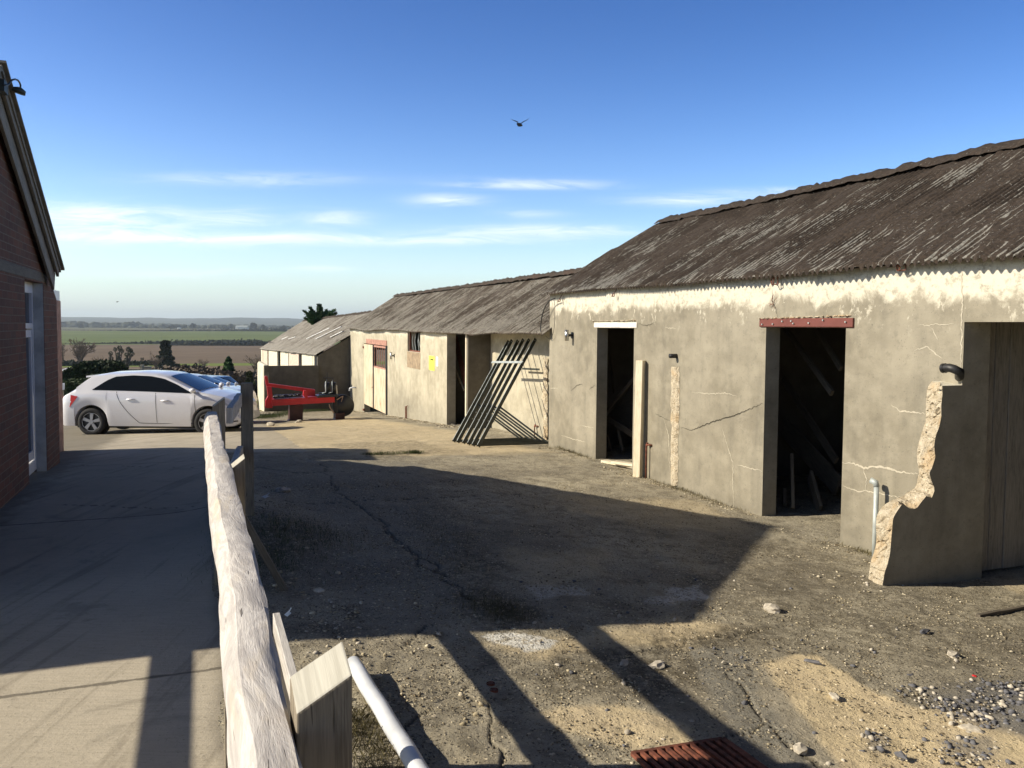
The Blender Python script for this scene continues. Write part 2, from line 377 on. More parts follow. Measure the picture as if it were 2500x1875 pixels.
        PU = (V@np.array(U))[vi]; PN = (V@np.array(N))[vi]; PZ = V[:, 2][vi]
        data = np.stack([np.where(kl == 1, PN, PU), np.where(kl == 2, PN, PZ)], -1)
        if any(u is not None for u in s.uv):
            st = np.concatenate([[0], np.cumsum(lens)])
            for fi, u in enumerate(s.uv):
                if u is not None: data[st[fi]:st[fi]+lens[fi]] = u
        ul.data.foreach_set('uv', data.ravel())
        mats = mat if isinstance(mat, list) else [mat]
        for q in mats: me.materials.append(q)
        if len(mats) > 1: me.polygons.foreach_set('material_index', s.mi)
        if smooth: me.shade_smooth()
        if attrs:
            for k, arr in attrs.items():
                a = me.attributes.new(k, 'FLOAT', 'POINT'); a.data.foreach_set('value', np.asarray(arr, dtype=np.float32))
        o = bpy.data.objects.new(name, me); COL.objects.link(o)
        if parent is not None: o.parent = parent
        elif origin is not None: o.location = o0
        return o
LOCS = {}
def parent_loc(o): return LOCS.get(o.name, Vector((0, 0, 0)))
def tag(o, label=None, cat=None, group=None, kind=None):
    if label: o['label'] = label
    if cat: o['category'] = cat
    if group: o['group'] = group
    if kind: o['kind'] = kind
    return o
def thing(name, label, cat, loc, group=None, rz=0):
    o = bpy.data.objects.new(name, None); COL.objects.link(o); o.location = loc; o.rotation_euler = (0, 0, rz); o.empty_display_size = .2
    LOCS[o.name] = Vector(loc); return tag(o, label, cat, group)
def single(mb, name, mat, label, cat, origin, group=None, smooth=False):
    return tag(mb.build(name, mat, None, smooth, origin=origin), label, cat, group)
def sub(mb, name, mat, part, root, smooth=False):     # sub-part: mesh stored relative to the thing, parented to the part
    o = mb.build(name, mat, None, smooth, origin=None)
    o.data.transform(Matrix.Translation(-parent_loc(root))); o.parent = part; return o

# ------------------------------------------------------------------ sun and sky
SUN_D = Vector((1, .15, 0)).normalized(); ELEV = R(30.6)
sd = Vector((SUN_D.x*math.cos(ELEV), SUN_D.y*math.cos(ELEV), -math.sin(ELEV)))
sun = bpy.data.lights.new('sun', 'SUN'); sun.energy = 5.0; sun.angle = R(.53); sun.color = (1, .90, .74)
so = bpy.data.objects.new('sun', sun); COL.objects.link(so); so.rotation_euler = (-sd).to_track_quat('Z', 'Y').to_euler(); so.location = (-30, 0, 20)
def build_world():
    k = NT('World', True); bg = k.n.get('Background'); out = k.n.get('World Output')
    sky = k.add('ShaderNodeTexSky', sky_type='NISHITA'); sky.sun_disc = False; sky.sun_elevation = ELEV
    sky.sun_rotation = math.atan2(-SUN_D.x, -SUN_D.y); sky.altitude = 100; sky.air_density = 1.0; sky.dust_density = .8; sky.ozone_density = 2.5
    tc = k.add('ShaderNodeTexCoord'); d = tc.outputs['Generated']
    x = k.sepz(d, 0); y = k.sepz(d, 1); z = k.sepz(d, 2)
    ys = k.math('MAXIMUM', y, .05); a = k.math('DIVIDE', x, ys); e = k.math('DIVIDE', z, ys)
    cv = k.add('ShaderNodeCombineXYZ'); k.l.new(a, cv.inputs[0]); k.l.new(k.math('MULTIPLY', e, 7), cv.inputs[1])
    wn = k.noise(cv.outputs[0], 9, 7, .66, .9); wn2 = k.noise(cv.outputs[0], 2.2, 6, .62, .8)
    tot = None
    blobs = [(250, 535, 240, 26, 1.15), (300, 585, 330, 16, .8), (590, 535, 90, 15, .55), (820, 532, 75, 15, .75), (700, 582, 330, 11, .8),
             (1090, 489, 80, 10, .8), (1290, 450, 170, 9, .8), (1100, 588, 200, 8, .5), (1250, 570, 260, 12, .55), (1700, 490, 160, 10, .75),
             (1900, 468, 150, 8, .5), (600, 438, 240, 12, .5), (1290, 522, 80, 9, .35), (480, 668, 170, 10, .45), (780, 658, 70, 6, .5), (1400, 560, 200, 10, .5)]
    for (px, py, rx, ry, st) in blobs:
        r = ray(px, py); a0 = r.x/r.y; e0 = r.z/r.y
        u = k.math('MULTIPLY', k.math('SUBTRACT', a, a0), F/rx)
        v = k.math('MULTIPLY', k.math('SUBTRACT', k.math('ADD', e, k.math('MULTIPLY', k.math('SUBTRACT', wn2, .5), .016)), e0), F/(ry*1.25))
        q = k.math('ADD', k.math('MULTIPLY', u, u), k.math('MULTIPLY', v, v))
        g = k.math('MULTIPLY', k.math('EXPONENT', k.math('MULTIPLY', q, -1)), st)
        tot = g if tot is None else k.math('ADD', tot, g)
    m = k.math('MULTIPLY', tot, k.ramp(wn, .30, .66, .15, 1.15)); m = k.math('MINIMUM', k.math('MULTIPLY', m, .82), .85); m = k.math('MAXIMUM', m, 0)
    hs = k.add('ShaderNodeHueSaturation'); hs.inputs['Saturation'].default_value = 1.36; hs.inputs['Hue'].default_value = .518; k.l.new(sky.outputs[0], hs.inputs['Color'])
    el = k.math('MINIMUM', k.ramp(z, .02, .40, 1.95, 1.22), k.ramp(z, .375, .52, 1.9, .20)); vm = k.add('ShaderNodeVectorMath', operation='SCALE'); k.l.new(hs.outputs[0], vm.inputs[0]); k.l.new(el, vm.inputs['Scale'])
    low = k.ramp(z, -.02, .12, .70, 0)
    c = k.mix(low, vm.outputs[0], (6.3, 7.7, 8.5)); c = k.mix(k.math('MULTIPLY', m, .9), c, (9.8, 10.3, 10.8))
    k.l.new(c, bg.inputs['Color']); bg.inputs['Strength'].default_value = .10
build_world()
vs = SC.view_settings; vs.view_transform = 'Standard'; vs.look = 'None'; vs.exposure = .34; vs.gamma = 1

# ------------------------------------------------------------------ ground
def poly_mask(x, y, poly, seed=0, warp=.12, soft=.05, sc=3.0):
    wx = x + warp*(fbm(x*sc, y*sc, seed+50, 5)-.5)*2; wy = y + warp*(fbm(x*sc+31, y*sc+7, seed+60, 5)-.5)*2
    ins = np.zeros(x.shape, bool); dmin = np.full(x.shape, 1e9); n = len(poly)
    for i in range(n):
        ax, ay = poly[i]; bx, by = poly[(i+1) % n]
        c = ((ay > wy) != (by > wy)); xs = (bx-ax)*(wy-ay)/((by-ay) if abs(by-ay) > 1e-9 else 1e-9)+ax
        ins ^= (c & (wx < xs))
        l2 = (bx-ax)**2+(by-ay)**2+1e-9; q = np.clip(((wx-ax)*(bx-ax)+(wy-ay)*(by-ay))/l2, 0, 1)
        dmin = np.minimum(dmin, np.hypot(wx-ax-q*(bx-ax), wy-ay-q*(by-ay)))
    sd_ = np.where(ins, dmin, -dmin); return sstep(-soft, soft, sd_)
def line_mask(x, y, pts, w, seed=0, warp=.06, sc=4.):
    wx = x + warp*(fbm(x*sc, y*sc, seed+70, 5)-.5)*2; wy = y + warp*(fbm(x*sc+11, y*sc+5, seed+80, 5)-.5)*2
    dmin = np.full(x.shape, 1e9)
    for i in range(len(pts)-1):
        ax, ay = pts[i]; bx, by = pts[i+1]; l2 = (bx-ax)**2+(by-ay)**2+1e-9
        q = np.clip(((wx-ax)*(bx-ax)+(wy-ay)*(by-ay))/l2, 0, 1)
        dmin = np.minimum(dmin, np.hypot(wx-ax-q*(bx-ax), wy-ay-q*(by-ay)))
    return 1-sstep(w*.5, w*1.2, dmin)
def gp(lst): return [(lambda p: (p.x, p.y))(G(a/.8848, b/.8848)) for a, b in lst]     # outline read at 2212-wide scale
def build_ground():
    ang = np.concatenate([np.arange(-180, -44, 6.0), np.arange(-42, 42.01, .14), np.arange(45, 180.1, 6.0)])*math.pi/180
    rr = [0.0, .35, .7, 1.0]; r = 1.3
    while r < 60: rr.append(r); r *= 1.0062
    while r < 11500: rr.append(r); r *= 1.035
    rr = np.array(rr); A, RR = np.meshgrid(ang, rr)
    X = RR*np.sin(A); Y = RR*np.cos(A)
    t = X*N.x+Y*N.y; s = X*U.x+Y*U.y
    Z = gz_np(X, Y)
    near = (RR < 60)
    yard = sstep(.02, .16, t + .10*(fbm(s*2, s*0+1, 9)-.5))*(1-sstep(31, 33, s))     # yard side of the fence line
    yard = yard*(1-sstep(8.5, 12.5, s)*(1-sstep(.2, 3.5, t)))
    lump = (fbm(X*3, Y*3, 21)-.5)*.035 + (fbm(X*12, Y*12, 22)-.5)*.014
    def MK(f): a = np.zeros(X.shape); a[near] = f(X[near], Y[near]); return a
    sand = MK(lambda x, y: np.maximum.reduce([
        poly_mask(x, y, gp([(1600, 1430), (1745, 1405), (1850, 1475), (1960, 1520), (2100, 1535), (2240, 1620), (2300, 1720), (1800, 1720), (1700, 1560)]), 1, .13, .025),
        .9*poly_mask(x, y, gp([(1200, 1530), (1330, 1520), (1500, 1575), (1500, 1625), (1390, 1635), (1240, 1590), (1130, 1550)]), 2, .10, .03),
        .75*poly_mask(x, y, gp([(1040, 1395), (1200, 1370), (1440, 1330), (1560, 1350), (1500, 1400), (1330, 1390), (1180, 1420)]), 3, .15, .08),
        .75*poly_mask(x, y, gp([(540, 925), (760, 900), (960, 925), (1180, 975), (980, 982), (800, 985), (560, 960)]), 4, .35, .2, 1.2),
        .45*poly_mask(x, y, gp([(1080, 1190), (1300, 1180), (1330, 1240), (1160, 1265)]), 5, .15, .1),
        .45*poly_mask(x, y, gp([(1180, 1070), (1500, 1085), (1640, 1140), (1500, 1150), (1250, 1110)]), 6, .3, .15),
        .6*poly_mask(x, y, gp([(2150, 1255), (2300, 1250), (2300, 1290), (2190, 1285)]), 8, .08, .05)]))
    paint = MK(lambda x, y: np.maximum.reduce([
        poly_mask(x, y, gp([(1035, 1372), (1120, 1368), (1150, 1372), (1200, 1380), (1190, 1400), (1135, 1410), (1070, 1390)]), 11, .05, .012, 6),
        .65*poly_mask(x, y, gp([(1400, 1300), (1470, 1270), (1530, 1262), (1525, 1290), (1440, 1310)]), 12, .10, .03, 5),
        .5*poly_mask(x, y, gp([(1140, 1268), (1240, 1262), (1270, 1285), (1160, 1292)]), 13, .10, .03, 5)]))
    slab = MK(lambda x, y: np.maximum(
        poly_mask(x, y, gp([(1480, 1400), (1610, 1395), (1760, 1570), (1850, 1720), (1650, 1720), (1560, 1560)]), 14, .05, .03),
        .8*poly_mask(x, y, gp([(545, 985), (900, 1000), (960, 1100), (1010, 1250), (980, 1360), (800, 1380), (600, 1100)]), 15, .2, .12)))
    moss = MK(lambda x, y: np.maximum.reduce([
        poly_mask(x, y, gp([(850, 1060), (960, 1080), (1080, 1230), (1130, 1330), (1010, 1380), (960, 1240), (880, 1120)]), 16, .25, .12),
        poly_mask(x, y, gp([(1480, 1530), (1620, 1400), (1740, 1380), (1600, 1350), (1430, 1370), (1150, 1430), (1180, 1500), (1400, 1500)]), 17, .2, .15),
        .8*poly_mask(x, y, gp([(560, 1110), (700, 1120), (690, 1200), (560, 1220)]), 18, .1, .08),
        .75*poly_mask(x, y, gp([(1560, 1160), (1800, 1180), (1900, 1250), (2300, 1280), (2300, 1440), (1900, 1420), (1620, 1400), (1500, 1290)]), 19, .3, .25),
        .7*poly_mask(x, y, gp([(700, 960), (900, 950), (1000, 975), (820, 990)]), 30, .2, .1)]))
    CW = .45
    cr_ = [([(1580, 1455), (1625, 1510), (1660, 1555), (1720, 1610), (1790, 1659), (1850, 1700)], .022), ([(1660, 1555), (1600, 1590), (1555, 1612)], .014),
           ([(870, 1390), (905, 1365), (940, 1350)], .02), ([(1010, 1475), (1060, 1540), (1065, 1600), (1090, 1700)], .02), ([(820, 1590), (905, 1550), (940, 1530)], .022),
           ([(560, 995), (700, 990), (860, 985)], .02), ([(560, 1010), (640, 1020), (800, 1015), (900, 1025)], .03), ([(690, 1000), (730, 1060), (800, 1110), (930, 1240)], .03),
           ([(600, 1080), (760, 1085), (900, 1075), (1180, 1065)], .025), ([(130, 1090), (280, 1095), (430, 1092)], .018), ([(130, 1005), (300, 1008), (430, 1010)], .016),
           ([(1200, 1400), (1290, 1420), (1440, 1400), (1700, 1350)], .02), ([(800, 1110), (960, 1240), (1010, 1300)], .03), ([(2100, 1335), (2240, 1300)], .02)]
    crack = MK(lambda x, y: np.maximum.reduce([line_mask(x, y, gp(p), w*CW, 40+i, .09, 5.) for i, (p, w) in enumerate(cr_)]))
    gravel = MK(lambda x, y: np.maximum.reduce([
        poly_mask(x, y, gp([(1990, 1490), (2100, 1480), (2260, 1450), (2300, 1640), (2180, 1600), (2080, 1550)]), 31, .15, .08),
        poly_mask(x, y, gp([(2030, 1600), (2130, 1595), (2160, 1620), (2100, 1640), (2040, 1630)]), 32, .08, .04),
        poly_mask(x, y, gp([(1860, 1580), (1915, 1585), (1910, 1625), (1870, 1620)]), 33, .06, .03)]))
    Z = Z + yard*lump*near*sstep(1.0, 2.0, RR)*(1-sstep(20, 40, RR)) - .010*crack*yard
    idx = np.arange(X.size).reshape(X.shape)
    q = np.stack([idx[:-1, :-1], idx[:-1, 1:], idx[1:, 1:], idx[1:, :-1]], -1).reshape(-1, 4)
    # skip degenerate centre ring -> tiny
    cx = (X[:-1, :-1]+X[1:, 1:]).ravel()/2; cy = (Y[:-1, :-1]+Y[1:, 1:]).ravel()/2
    ct = cx*N.x+cy*N.y; cs = cx*U.x+cy*U.y
    reg = np.full(len(q), 0)
    reg[(ct > .12+.05*np.sin(cs*3.1))] = 1                    # yard
    reg[(cs > 12.5) & (ct <= 1.6)] = 0
    reg[(cs > 33)] = 2                                       # rough grass slope
    reg[cs > 170] = 3; reg[(cs > 330) & (cs < 400)] = 7; reg[cs > 900] = 4; reg[cs > 1900] = 5; reg[cs > 5200] = 6
    reg[(cy < -40)] = 2
    names = ['path', 'yard', 'grass_slope', 'ploughed_field', 'green_field', 'far_field', 'hills', 'meadow']
    co = np.stack([X.ravel(), Y.ravel(), Z.ravel()], -1)
    # hills: raise the last ring
    sflat = s.ravel(); hr = sstep(5200, 8500, sflat)
    az = np.arctan2(X.ravel(), Y.ravel())
    co[:, 2] += hr*(28+38*fbm(az*9+3, az*0, 77, 5)+(az > -.9)*20*fbm(az*30, az*0+4, 78, 4))
    att = {'sand': sand, 'paint': paint, 'slab': slab, 'moss': moss, 'crack': crack, 'gravel': gravel, 'yard': yard}
    mats = ground_mats()
    for i, nm in enumerate(names):
        qq = q[reg == i]
        if not len(qq): continue
        used = np.unique(qq); remap = np.full(co.shape[0], -1); remap[used] = np.arange(len(used))
        me = bpy.data.meshes.new(nm); me.vertices.add(len(used)); me.vertices.foreach_set('co', co[used].ravel())
        ff = remap[qq][:, ::-1]
        me.loops.add(ff.size); me.loops.foreach_set('vertex_index', ff.ravel().astype(np.int32))
        me.polygons.add(len(ff)); me.polygons.foreach_set('loop_start', np.arange(0, ff.size, 4, dtype=np.int32)); me.polygons.foreach_set('loop_total', np.full(len(ff), 4, dtype=np.int32))
        me.update(calc_edges=True); me.shade_smooth()
        if i < 2:
            for k, a in att.items():
                at = me.attributes.new(k, 'FLOAT', 'POINT'); at.data.foreach_set('value', a.ravel()[used].astype(np.float32))
        me.materials.append(mats[i]); o = bpy.data.objects.new(nm, me); COL.objects.link(o); tag(o, kind='structure')
    return att
def ground_mats():
    out = []
    k = NT('path_concrete'); co = k.coord('Object'); lane = k.coord('Object', (2, 22, 1), rot=(0, 0, R(12)))
    big = k.noise(co, .7, 5, .6); fine = k.noise(co, 60, 4, .7); br = k.noise(lane, 3, 4, .6, .3); med = k.noise(co, 6, 5, .65)
    c = k.mix(k.ramp(big, .3, .7), (.43, .38, .285), (.54, .48, .37)); c = k.mix(k.ramp(br, .35, .7, 0, .45), c, (.36, .32, .24))
    c = k.mix(k.ramp(fine, .58, .72, 0, .6), c, (.17, .14, .10)); c = k.mix(k.ramp(med, .6, .8, 0, .4), c, (.62, .55, .43))
    cs_ = k.coord('Object', rot=(0, 0, -TH)); sx_ = k.sepz(cs_, 1); tx_ = k.sepz(cs_, 0)
    jt = k.math('ABSOLUTE', k.math('SUBTRACT', k.math('FRACT', k.math('ADD', k.math('DIVIDE', sx_, 3.6), .35)), .5)); wob = k.math('MULTIPLY', k.math('SUBTRACT', k.noise(co, 9, 4, .7), .5), .012)
    c = k.mix(k.ramp(k.math('ADD', jt, wob), .002, .0055, .75, 0), c, (.08, .07, .05))
    tr_ = k.ramp(k.noise(k.coord('Object', (5, .35, 1), rot=(0, 0, -TH)), 1.3, 5, .65, .4), .50, .66, 0, .55); c = k.mix(tr_, c, (.24, .205, .15))
    edge_ = k.math('MULTIPLY', k.ramp(k.math('ADD', tx_, k.math('MULTIPLY', med, .5)), -1.40, -1.05, 1, 0), .7); c = k.mix(edge_, c, (.12, .105, .07))
    c = k.mix(k.ramp(k.noise(co, 1.8, 5, .7, .6), .56, .66, 0, .45), c, (.25, .22, .17))
    y = k.attr('yard'); c = k.mix(k.math('MULTIPLY', y, .8), c, (.10, .085, .06)); c = k.mix(k.math('MULTIPLY', k.attr('crack'), .75), c, (.06, .05, .04))
    c = k.mix(k.math('MULTIPLY', k.attr('sand'), .5), c, (.5, .42, .28))
    out.append(k.fin(c, .92, k.math('ADD', k.math('MULTIPLY', br, .8), fine), .5, .006))
    k = NT('yard_concrete'); co = k.coord('Object')
    big = k.noise(co, .8, 6, .62, .3); med = k.noise(co, 5, 6, .68, .2); fine = k.noise(co, 38, 5, .75); cr2 = k.noise(co, 95, 3, .7)
    base = k.mix(k.ramp(big, .32, .66), (.25, .22, .16), (.46, .41, .295)); base = k.mix(k.ramp(med, .45, .68, 0, .7), base, (.13, .11, .072))
    base = k.mix(k.ramp(k.noise(co, 2.2, 5, .7, .5), .55, .7, 0, .6), base, (.50, .43, .29))
    sa = k.math('MULTIPLY', k.attr('sand'), k.ramp(med, .2, .62, 1, .82)); c = k.mix(sa, base, k.mix(k.ramp(k.noise(co, 3.5, 5, .65), .3, .7), (.62, .50, .31), (.78, .63, .37)))
    mo = k.math('MULTIPLY', k.attr('moss'), k.ramp(k.noise(co, 14, 6, .75), .38, .60)); c = k.mix(k.math('MULTIPLY', mo, .8), c, (.085, .068, .036))
    sl = k.math('MULTIPLY', k.attr('slab'), .75); c = k.mix(sl, c, k.mix(k.ramp(med, .3, .7), (.20, .19, .155), (.30, .28, .225)))
    spots = k.ramp(k.noise(co, 20, 5, .75), .60, .66, 0, .75); c = k.mix(k.math('MULTIPLY', spots, k.ramp(big, .35, .6)), c, (.055, .046, .028))
    pa = k.math('MULTIPLY', k.attr('paint'), k.ramp(k.noise(co, 16, 6, .8), .50, .58, 1, .1)); c = k.mix(pa, c, (.80, .78, .70))
    wco = k.add('ShaderNodeVectorMath', operation='ADD'); nzc = k.add('ShaderNodeTexNoise'); k.l.new(co, nzc.inputs['Vector']); nzc.inputs['Scale'].default_value = 30; nzc.inputs['Detail'].default_value = 2
    sc3 = k.add('ShaderNodeVectorMath', operation='SCALE'); k.l.new(nzc.outputs['Color'], sc3.inputs[0]); sc3.inputs['Scale'].default_value = .035; k.l.new(co, wco.inputs[0]); k.l.new(sc3.outputs[0], wco.inputs[1])
    dens = k.noise(co, 1.7, 5, .68, .4); hh = None
    for (vs_, lo, col, off) in ((42, .62, (.60, .52, .36), .0), (90, .55, (.46, .39, .26), .05), (62, .66, (.055, .045, .028), .0), (150, .55, (.08, .066, .04), .0), (26, .86, (.55, .48, .35), .05)):
        d, cc = k.voro(wco.outputs[0], vs_); rr_ = k.sepz(cc, 0); m_ = k.math('MULTIPLY', k.ramp(d, .28, .42, 1, 0), k.ramp(k.math('ADD', rr_, k.math('MULTIPLY', k.math('SUBTRACT', dens, .5), 1.1)), lo, lo+.12))
        m_ = k.math('MULTIPLY', m_, k.math('SUBTRACT', 1, k.math('MULTIPLY', k.attr('sand'), .78))); c = k.mix(k.math('MULTIPLY', m_, .85), c, k.mix(k.sepz(cc, 1), tuple(x*.65 for x in col), tuple(min(1, x*1.25) for x in col)))
        hm_ = k.math('MULTIPLY', m_, 60/vs_); hh = hm_ if hh is None else k.math('ADD', hh, hm_)
    c = k.mix(k.math('MULTIPLY', k.attr('crack'), .8), c, (.05, .042, .028)); c = k.mix(k.math('MULTIPLY', k.attr('gravel'), .6), c, (.14, .14, .14))
    h = k.math('ADD', k.math('ADD', k.math('MULTIPLY', fine, .6), k.math('MULTIPLY', hh, .9)), k.math('MULTIPLY', med, 1.2))
    out.append(k.fin(c, .95, h, .9, .014))
    def field(name, a, b, sc, rows=None, rot=0):
        k = NT(name); co = k.coord('Object'); n = k.noise(co, sc, 5, .6); c = k.mix(k.ramp(n, .3, .7), a, b)
        if rows:
            w = k.noise(k.coord('Object', (rows, rows*.03, 1), rot=(0, 0, R(rot))), 1, 3, .6); c = k.mix(k.ramp(w, .4, .6, 0, .3), c, tuple(x*.8 for x in a))
        return k.fin(c, 1, spec=0)
    out.append(field('rough_grass', (.10, .12, .045), (.16, .15, .075), .08))
    out.append(field('plough_soil', (.17, .135, .105), (.215, .17, .13), .012, .25, 25))
    out.append(field('pasture', (.13, .17, .07), (.17, .205, .09), .006, .1, -20))
    out.append(field('distant_fields', (.13, .12, .09), (.16, .17, .10), .004))
    out.append(field('distant_hills', (.06, .075, .055), (.11, .12, .08), .002))
    out.append(field('meadow', (.15, .20, .06), (.19, .24, .08), .02))
    return out
ATT = build_ground()

# ================================================================== RIGHT-HAND SHEDS
K = 1.205; TW = 5.62
def sT(px, py=960, t=TW): return onT(px, py, t)[0]
def zT(px, py, t=TW): return onT(px, py, t)[1]
def corr_roof(name, parent, s0, s1, te, ze0, ze1, tr, zr0, zr1, mat, pitch=.073, amp=.019, seed=0, sag=.04, mossy=1.0, hidden_back=True, spc=8):
    ncol = int((s1-s0)/pitch*spc); nrow = 30
    S = np.linspace(s0, s1, ncol+1); V = np.linspace(0, 1, nrow+1)
    SS, VV = np.meshgrid(S, V)
    ze = np.interp(SS, [s0, s1], [ze0, ze1]); zr = np.interp(SS, [s0, s1], [zr0, zr1])
    slope_len = math.hypot(tr-te, (zr0-ze0))
    sheet = np.floor((VV*slope_len)/1.15); off = vnoise(sheet*7.7, np.floor(SS/.76)*3.1, seed)*.012
    cr = np.cos(2*np.pi*SS/pitch)*.5+.5
    mm = fbm(SS*2.6, VV*slope_len*1.6, seed+1, 5); mh = fbm(SS*16, VV*slope_len*7, seed+2, 3)
    moss = np.clip((mm-.36)*4, 0, 1)*mossy
    h = amp*(cr*2-1)
    fill = -amp + moss*(amp*2.4)*(.35+1.1*mh)
    h2 = np.maximum(h, fill); mossm = np.clip((fill-h)/amp, 0, 1)
    sagz = (fbm(SS*.35, VV*.8, seed+4, 3)-.5)*sag*2
    eave_j = (vnoise(np.floor(SS/(pitch*10)), SS*0, seed+9)-.5)*.05*(1-VV)*(VV < .001)
    T = te+(tr-te)*VV + eave_j
    ang = math.atan2(zr0-ze0, tr-te)
    T = T - math.sin(ang)*(h2); Z = ze+(zr-ze)*VV + math.cos(ang)*h2 + off + sagz
    lap = (np.abs((SS/.657) % 1-.5) < .045)*1.0; lapn = fbm(SS*.9, VV*3.2, seed+20, 4); mossm = mossm*(1-lap*(lapn > .5)); cr = cr + lap*.30*(lapn > .5)
    # lower lip of the sheet (thickness)
    mb = MB(); co = np.stack([N.x*T+U.x*SS, N.y*T+U.y*SS, Z], -1)
    lipT = T[0]+.004; lip = np.stack([N.x*lipT+U.x*SS[0], N.y*lipT+U.y*SS[0], -amp*.0+ze[0]+math.cos(ang)*amp*(cr[0]*2-1)-.010+off[0]+sagz[0]], -1)
    vco = np.concatenate([lip, co.reshape(-1, 3)]); nc = ncol+1
    me = bpy.data.meshes.new(name); me.vertices.add(len(vco)); o0 = np.array(parent_loc(parent)); me.vertices.foreach_set('co', (vco-o0).ravel())
    idx = np.arange(len(vco)).reshape(-1, nc); q = np.stack([idx[:-1, :-1], idx[1:, :-1], idx[1:, 1:], idx[:-1, 1:]], -1).reshape(-1, 4)
    me.loops.add(q.size); me.loops.foreach_set('vertex_index', q.ravel().astype(np.int32)); me.polygons.add(len(q))
    me.polygons.foreach_set('loop_start', np.arange(0, q.size, 4, dtype=np.int32)); me.polygons.foreach_set('loop_total', np.full(len(q), 4, dtype=np.int32)); me.update(calc_edges=True)
    uvv = np.concatenate([np.stack([SS[0], VV[0]*0-.02], -1), np.stack([SS.ravel(), (VV*slope_len).ravel()], -1)])
    ul = me.uv_layers.new(name='UVMap'); ul.data.foreach_set('uv', uvv[q.ravel()].ravel())
    for nm, a in (('crest', np.concatenate([cr[0], cr.ravel()])), ('moss', np.concatenate([mossm[0]*0, mossm.ravel()]))):
        at = me.attributes.new(nm, 'FLOAT', 'POINT'); at.data.foreach_set('value', a.astype(np.float32))
    me.materials.append(mat); me.shade_smooth()
    o = bpy.data.objects.new(name, me); COL.objects.link(o); o.parent = parent
    return o
def ridge_cap(parent, s0, s1, t, z0, z1, mat, seed=0, root=None):
    n = int((s1-s0)/.06); mb = MB(); prof = []
    for i in range(n+1):
        s = s0+(s1-s0)*i/n; z = z0+(z1-z0)*i/n + (float(fbm(s*1.3, 0.5, seed, 3))-.5)*.05 + (.012 if int((s-s0)/.45) % 2 else 0)
        for (dt, dz) in ((-.15, -.085), (-.08, -.02), (0, .028), (.08, -.02), (.15, -.085)):
            j = (float(vnoise(s*14, dt*30, seed))-.5)*.036; mb.v.append(P(t+dt, s, z+dz+j))
    for i in range(n):
        for j in range(4): mb.fi([i*5+j, (i+1)*5+j, (i+1)*5+j+1, i*5+j+1])
    att = {'crest': [random.random()*.5 for _ in mb.v], 'moss': [.3+.4*random.random() for _ in mb.v]}
    o = mb.build('ridge_cap', mat, None, True, attrs=att); o.data.transform(Matrix.Translation(-parent_loc(root or parent))); o.parent = parent
    return o
def crack_mesh(pts_list, t, widths, off=.003):
    mb = MB()
    for pts, w in zip(pts_list, widths):
        st = [onT(px, py, t) for px, py in pts]; fine = []
        for i in range(len(st)-1):
            (a, b), (c, d) = st[i], st[i+1]; L = math.hypot(c-a, d-b); m = max(2, int(L/.02))
            for q in range(m):
                k = q/m; fine.append((a+(c-a)*k+random.uniform(-.008, .008), b+(d-b)*k+random.uniform(-.008, .008)))
        fine.append(st[-1]); n = len(fine)
        for i in range(n-1):
            (a, b), (c, d) = fine[i], fine[i+1]; dx, dz = c-a, d-b; L = math.hypot(dx, dz)+1e-6; nx, nz = -dz/L, dx/L
            e0 = w*.5*min(1, .25+2.5*min(i, n-1-i)/n)*random.uniform(.5, 1.3); e1 = w*.5*min(1, .25+2.5*min(i+1, n-2-i)/n)*random.uniform(.6, 1.2)
            mb.face([P(t-off, a-nx*e0, b-nz*e0), P(t-off, c-nx*e1, d-nz*e1), P(t-off, c+nx*e1, d+nz*e1), P(t-off, a+nx*e0, b+nz*e0)])
    return mb

# ---- near shed -----------------------------------------------------------------
sL = sT(1341, 900)                                  # far-left corner of the near shed
ZE = (zT(1345, 724, 5.5)+zT(2500, 618, 5.5))/2      # eave height
TR = 7.73; ZR = (zT(1625, 548, TR)+zT(2500, 350, TR))/2
sB = sT(2349, 1000)+.01
d2 = (sT(1546, 960), sT(1456, 960)); d3 = (sT(2060, 1000), sT(1866, 1000)); sJ = sB+.2
z2 = zT(1500, 801); z3 = zT(1960, 800); z4 = zT(2352, 786)
th = onS(1482, 960, d2[1])[0]-TW; th = max(.15, min(.4, th))
print('near shed', sL, ZE, ZR, sB, d2, d3, z2, z3, z4, 'th', th, onS(1897, 1000, d3[1])[0]-TW, sT(2347, 1000))
root = thing('farm_shed', 'long grey rendered shed with mossy corrugated roof and three doorways nearest the viewer', 'shed', P(TW, (sL+sB)/2, gts(TW, 9)))
zb = CZ-2.6; zt = ZE+.03
mb = MB()
for (a, b, z0, z1) in ((-3, -1.2, zb, zt), (-1.2, sB-.002, z4, zt), (sB-.002, sJ, zb, zt), (sJ, d3[0], zb, zt), (d3[0], d3[1], z3, zt), (d3[1], d2[0], zb, zt), (d2[0], d2[1], z2, zt), (d2[1], sL, zb, zt)):
    mb.tsz(TW, TW+th, a, b, z0, z1)
mb.build('front_wall', M['wall'], root)
mb = MB()
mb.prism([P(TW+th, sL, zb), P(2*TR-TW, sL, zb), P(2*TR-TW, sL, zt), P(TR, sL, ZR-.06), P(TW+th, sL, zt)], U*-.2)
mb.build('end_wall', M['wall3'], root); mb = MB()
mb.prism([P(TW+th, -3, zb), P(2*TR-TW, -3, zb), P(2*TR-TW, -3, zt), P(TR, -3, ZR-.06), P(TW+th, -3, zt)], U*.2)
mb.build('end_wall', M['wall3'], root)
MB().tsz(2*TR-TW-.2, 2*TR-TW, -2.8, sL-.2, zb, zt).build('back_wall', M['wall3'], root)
corner = MB()   # rendered end face seen at the far-left corner
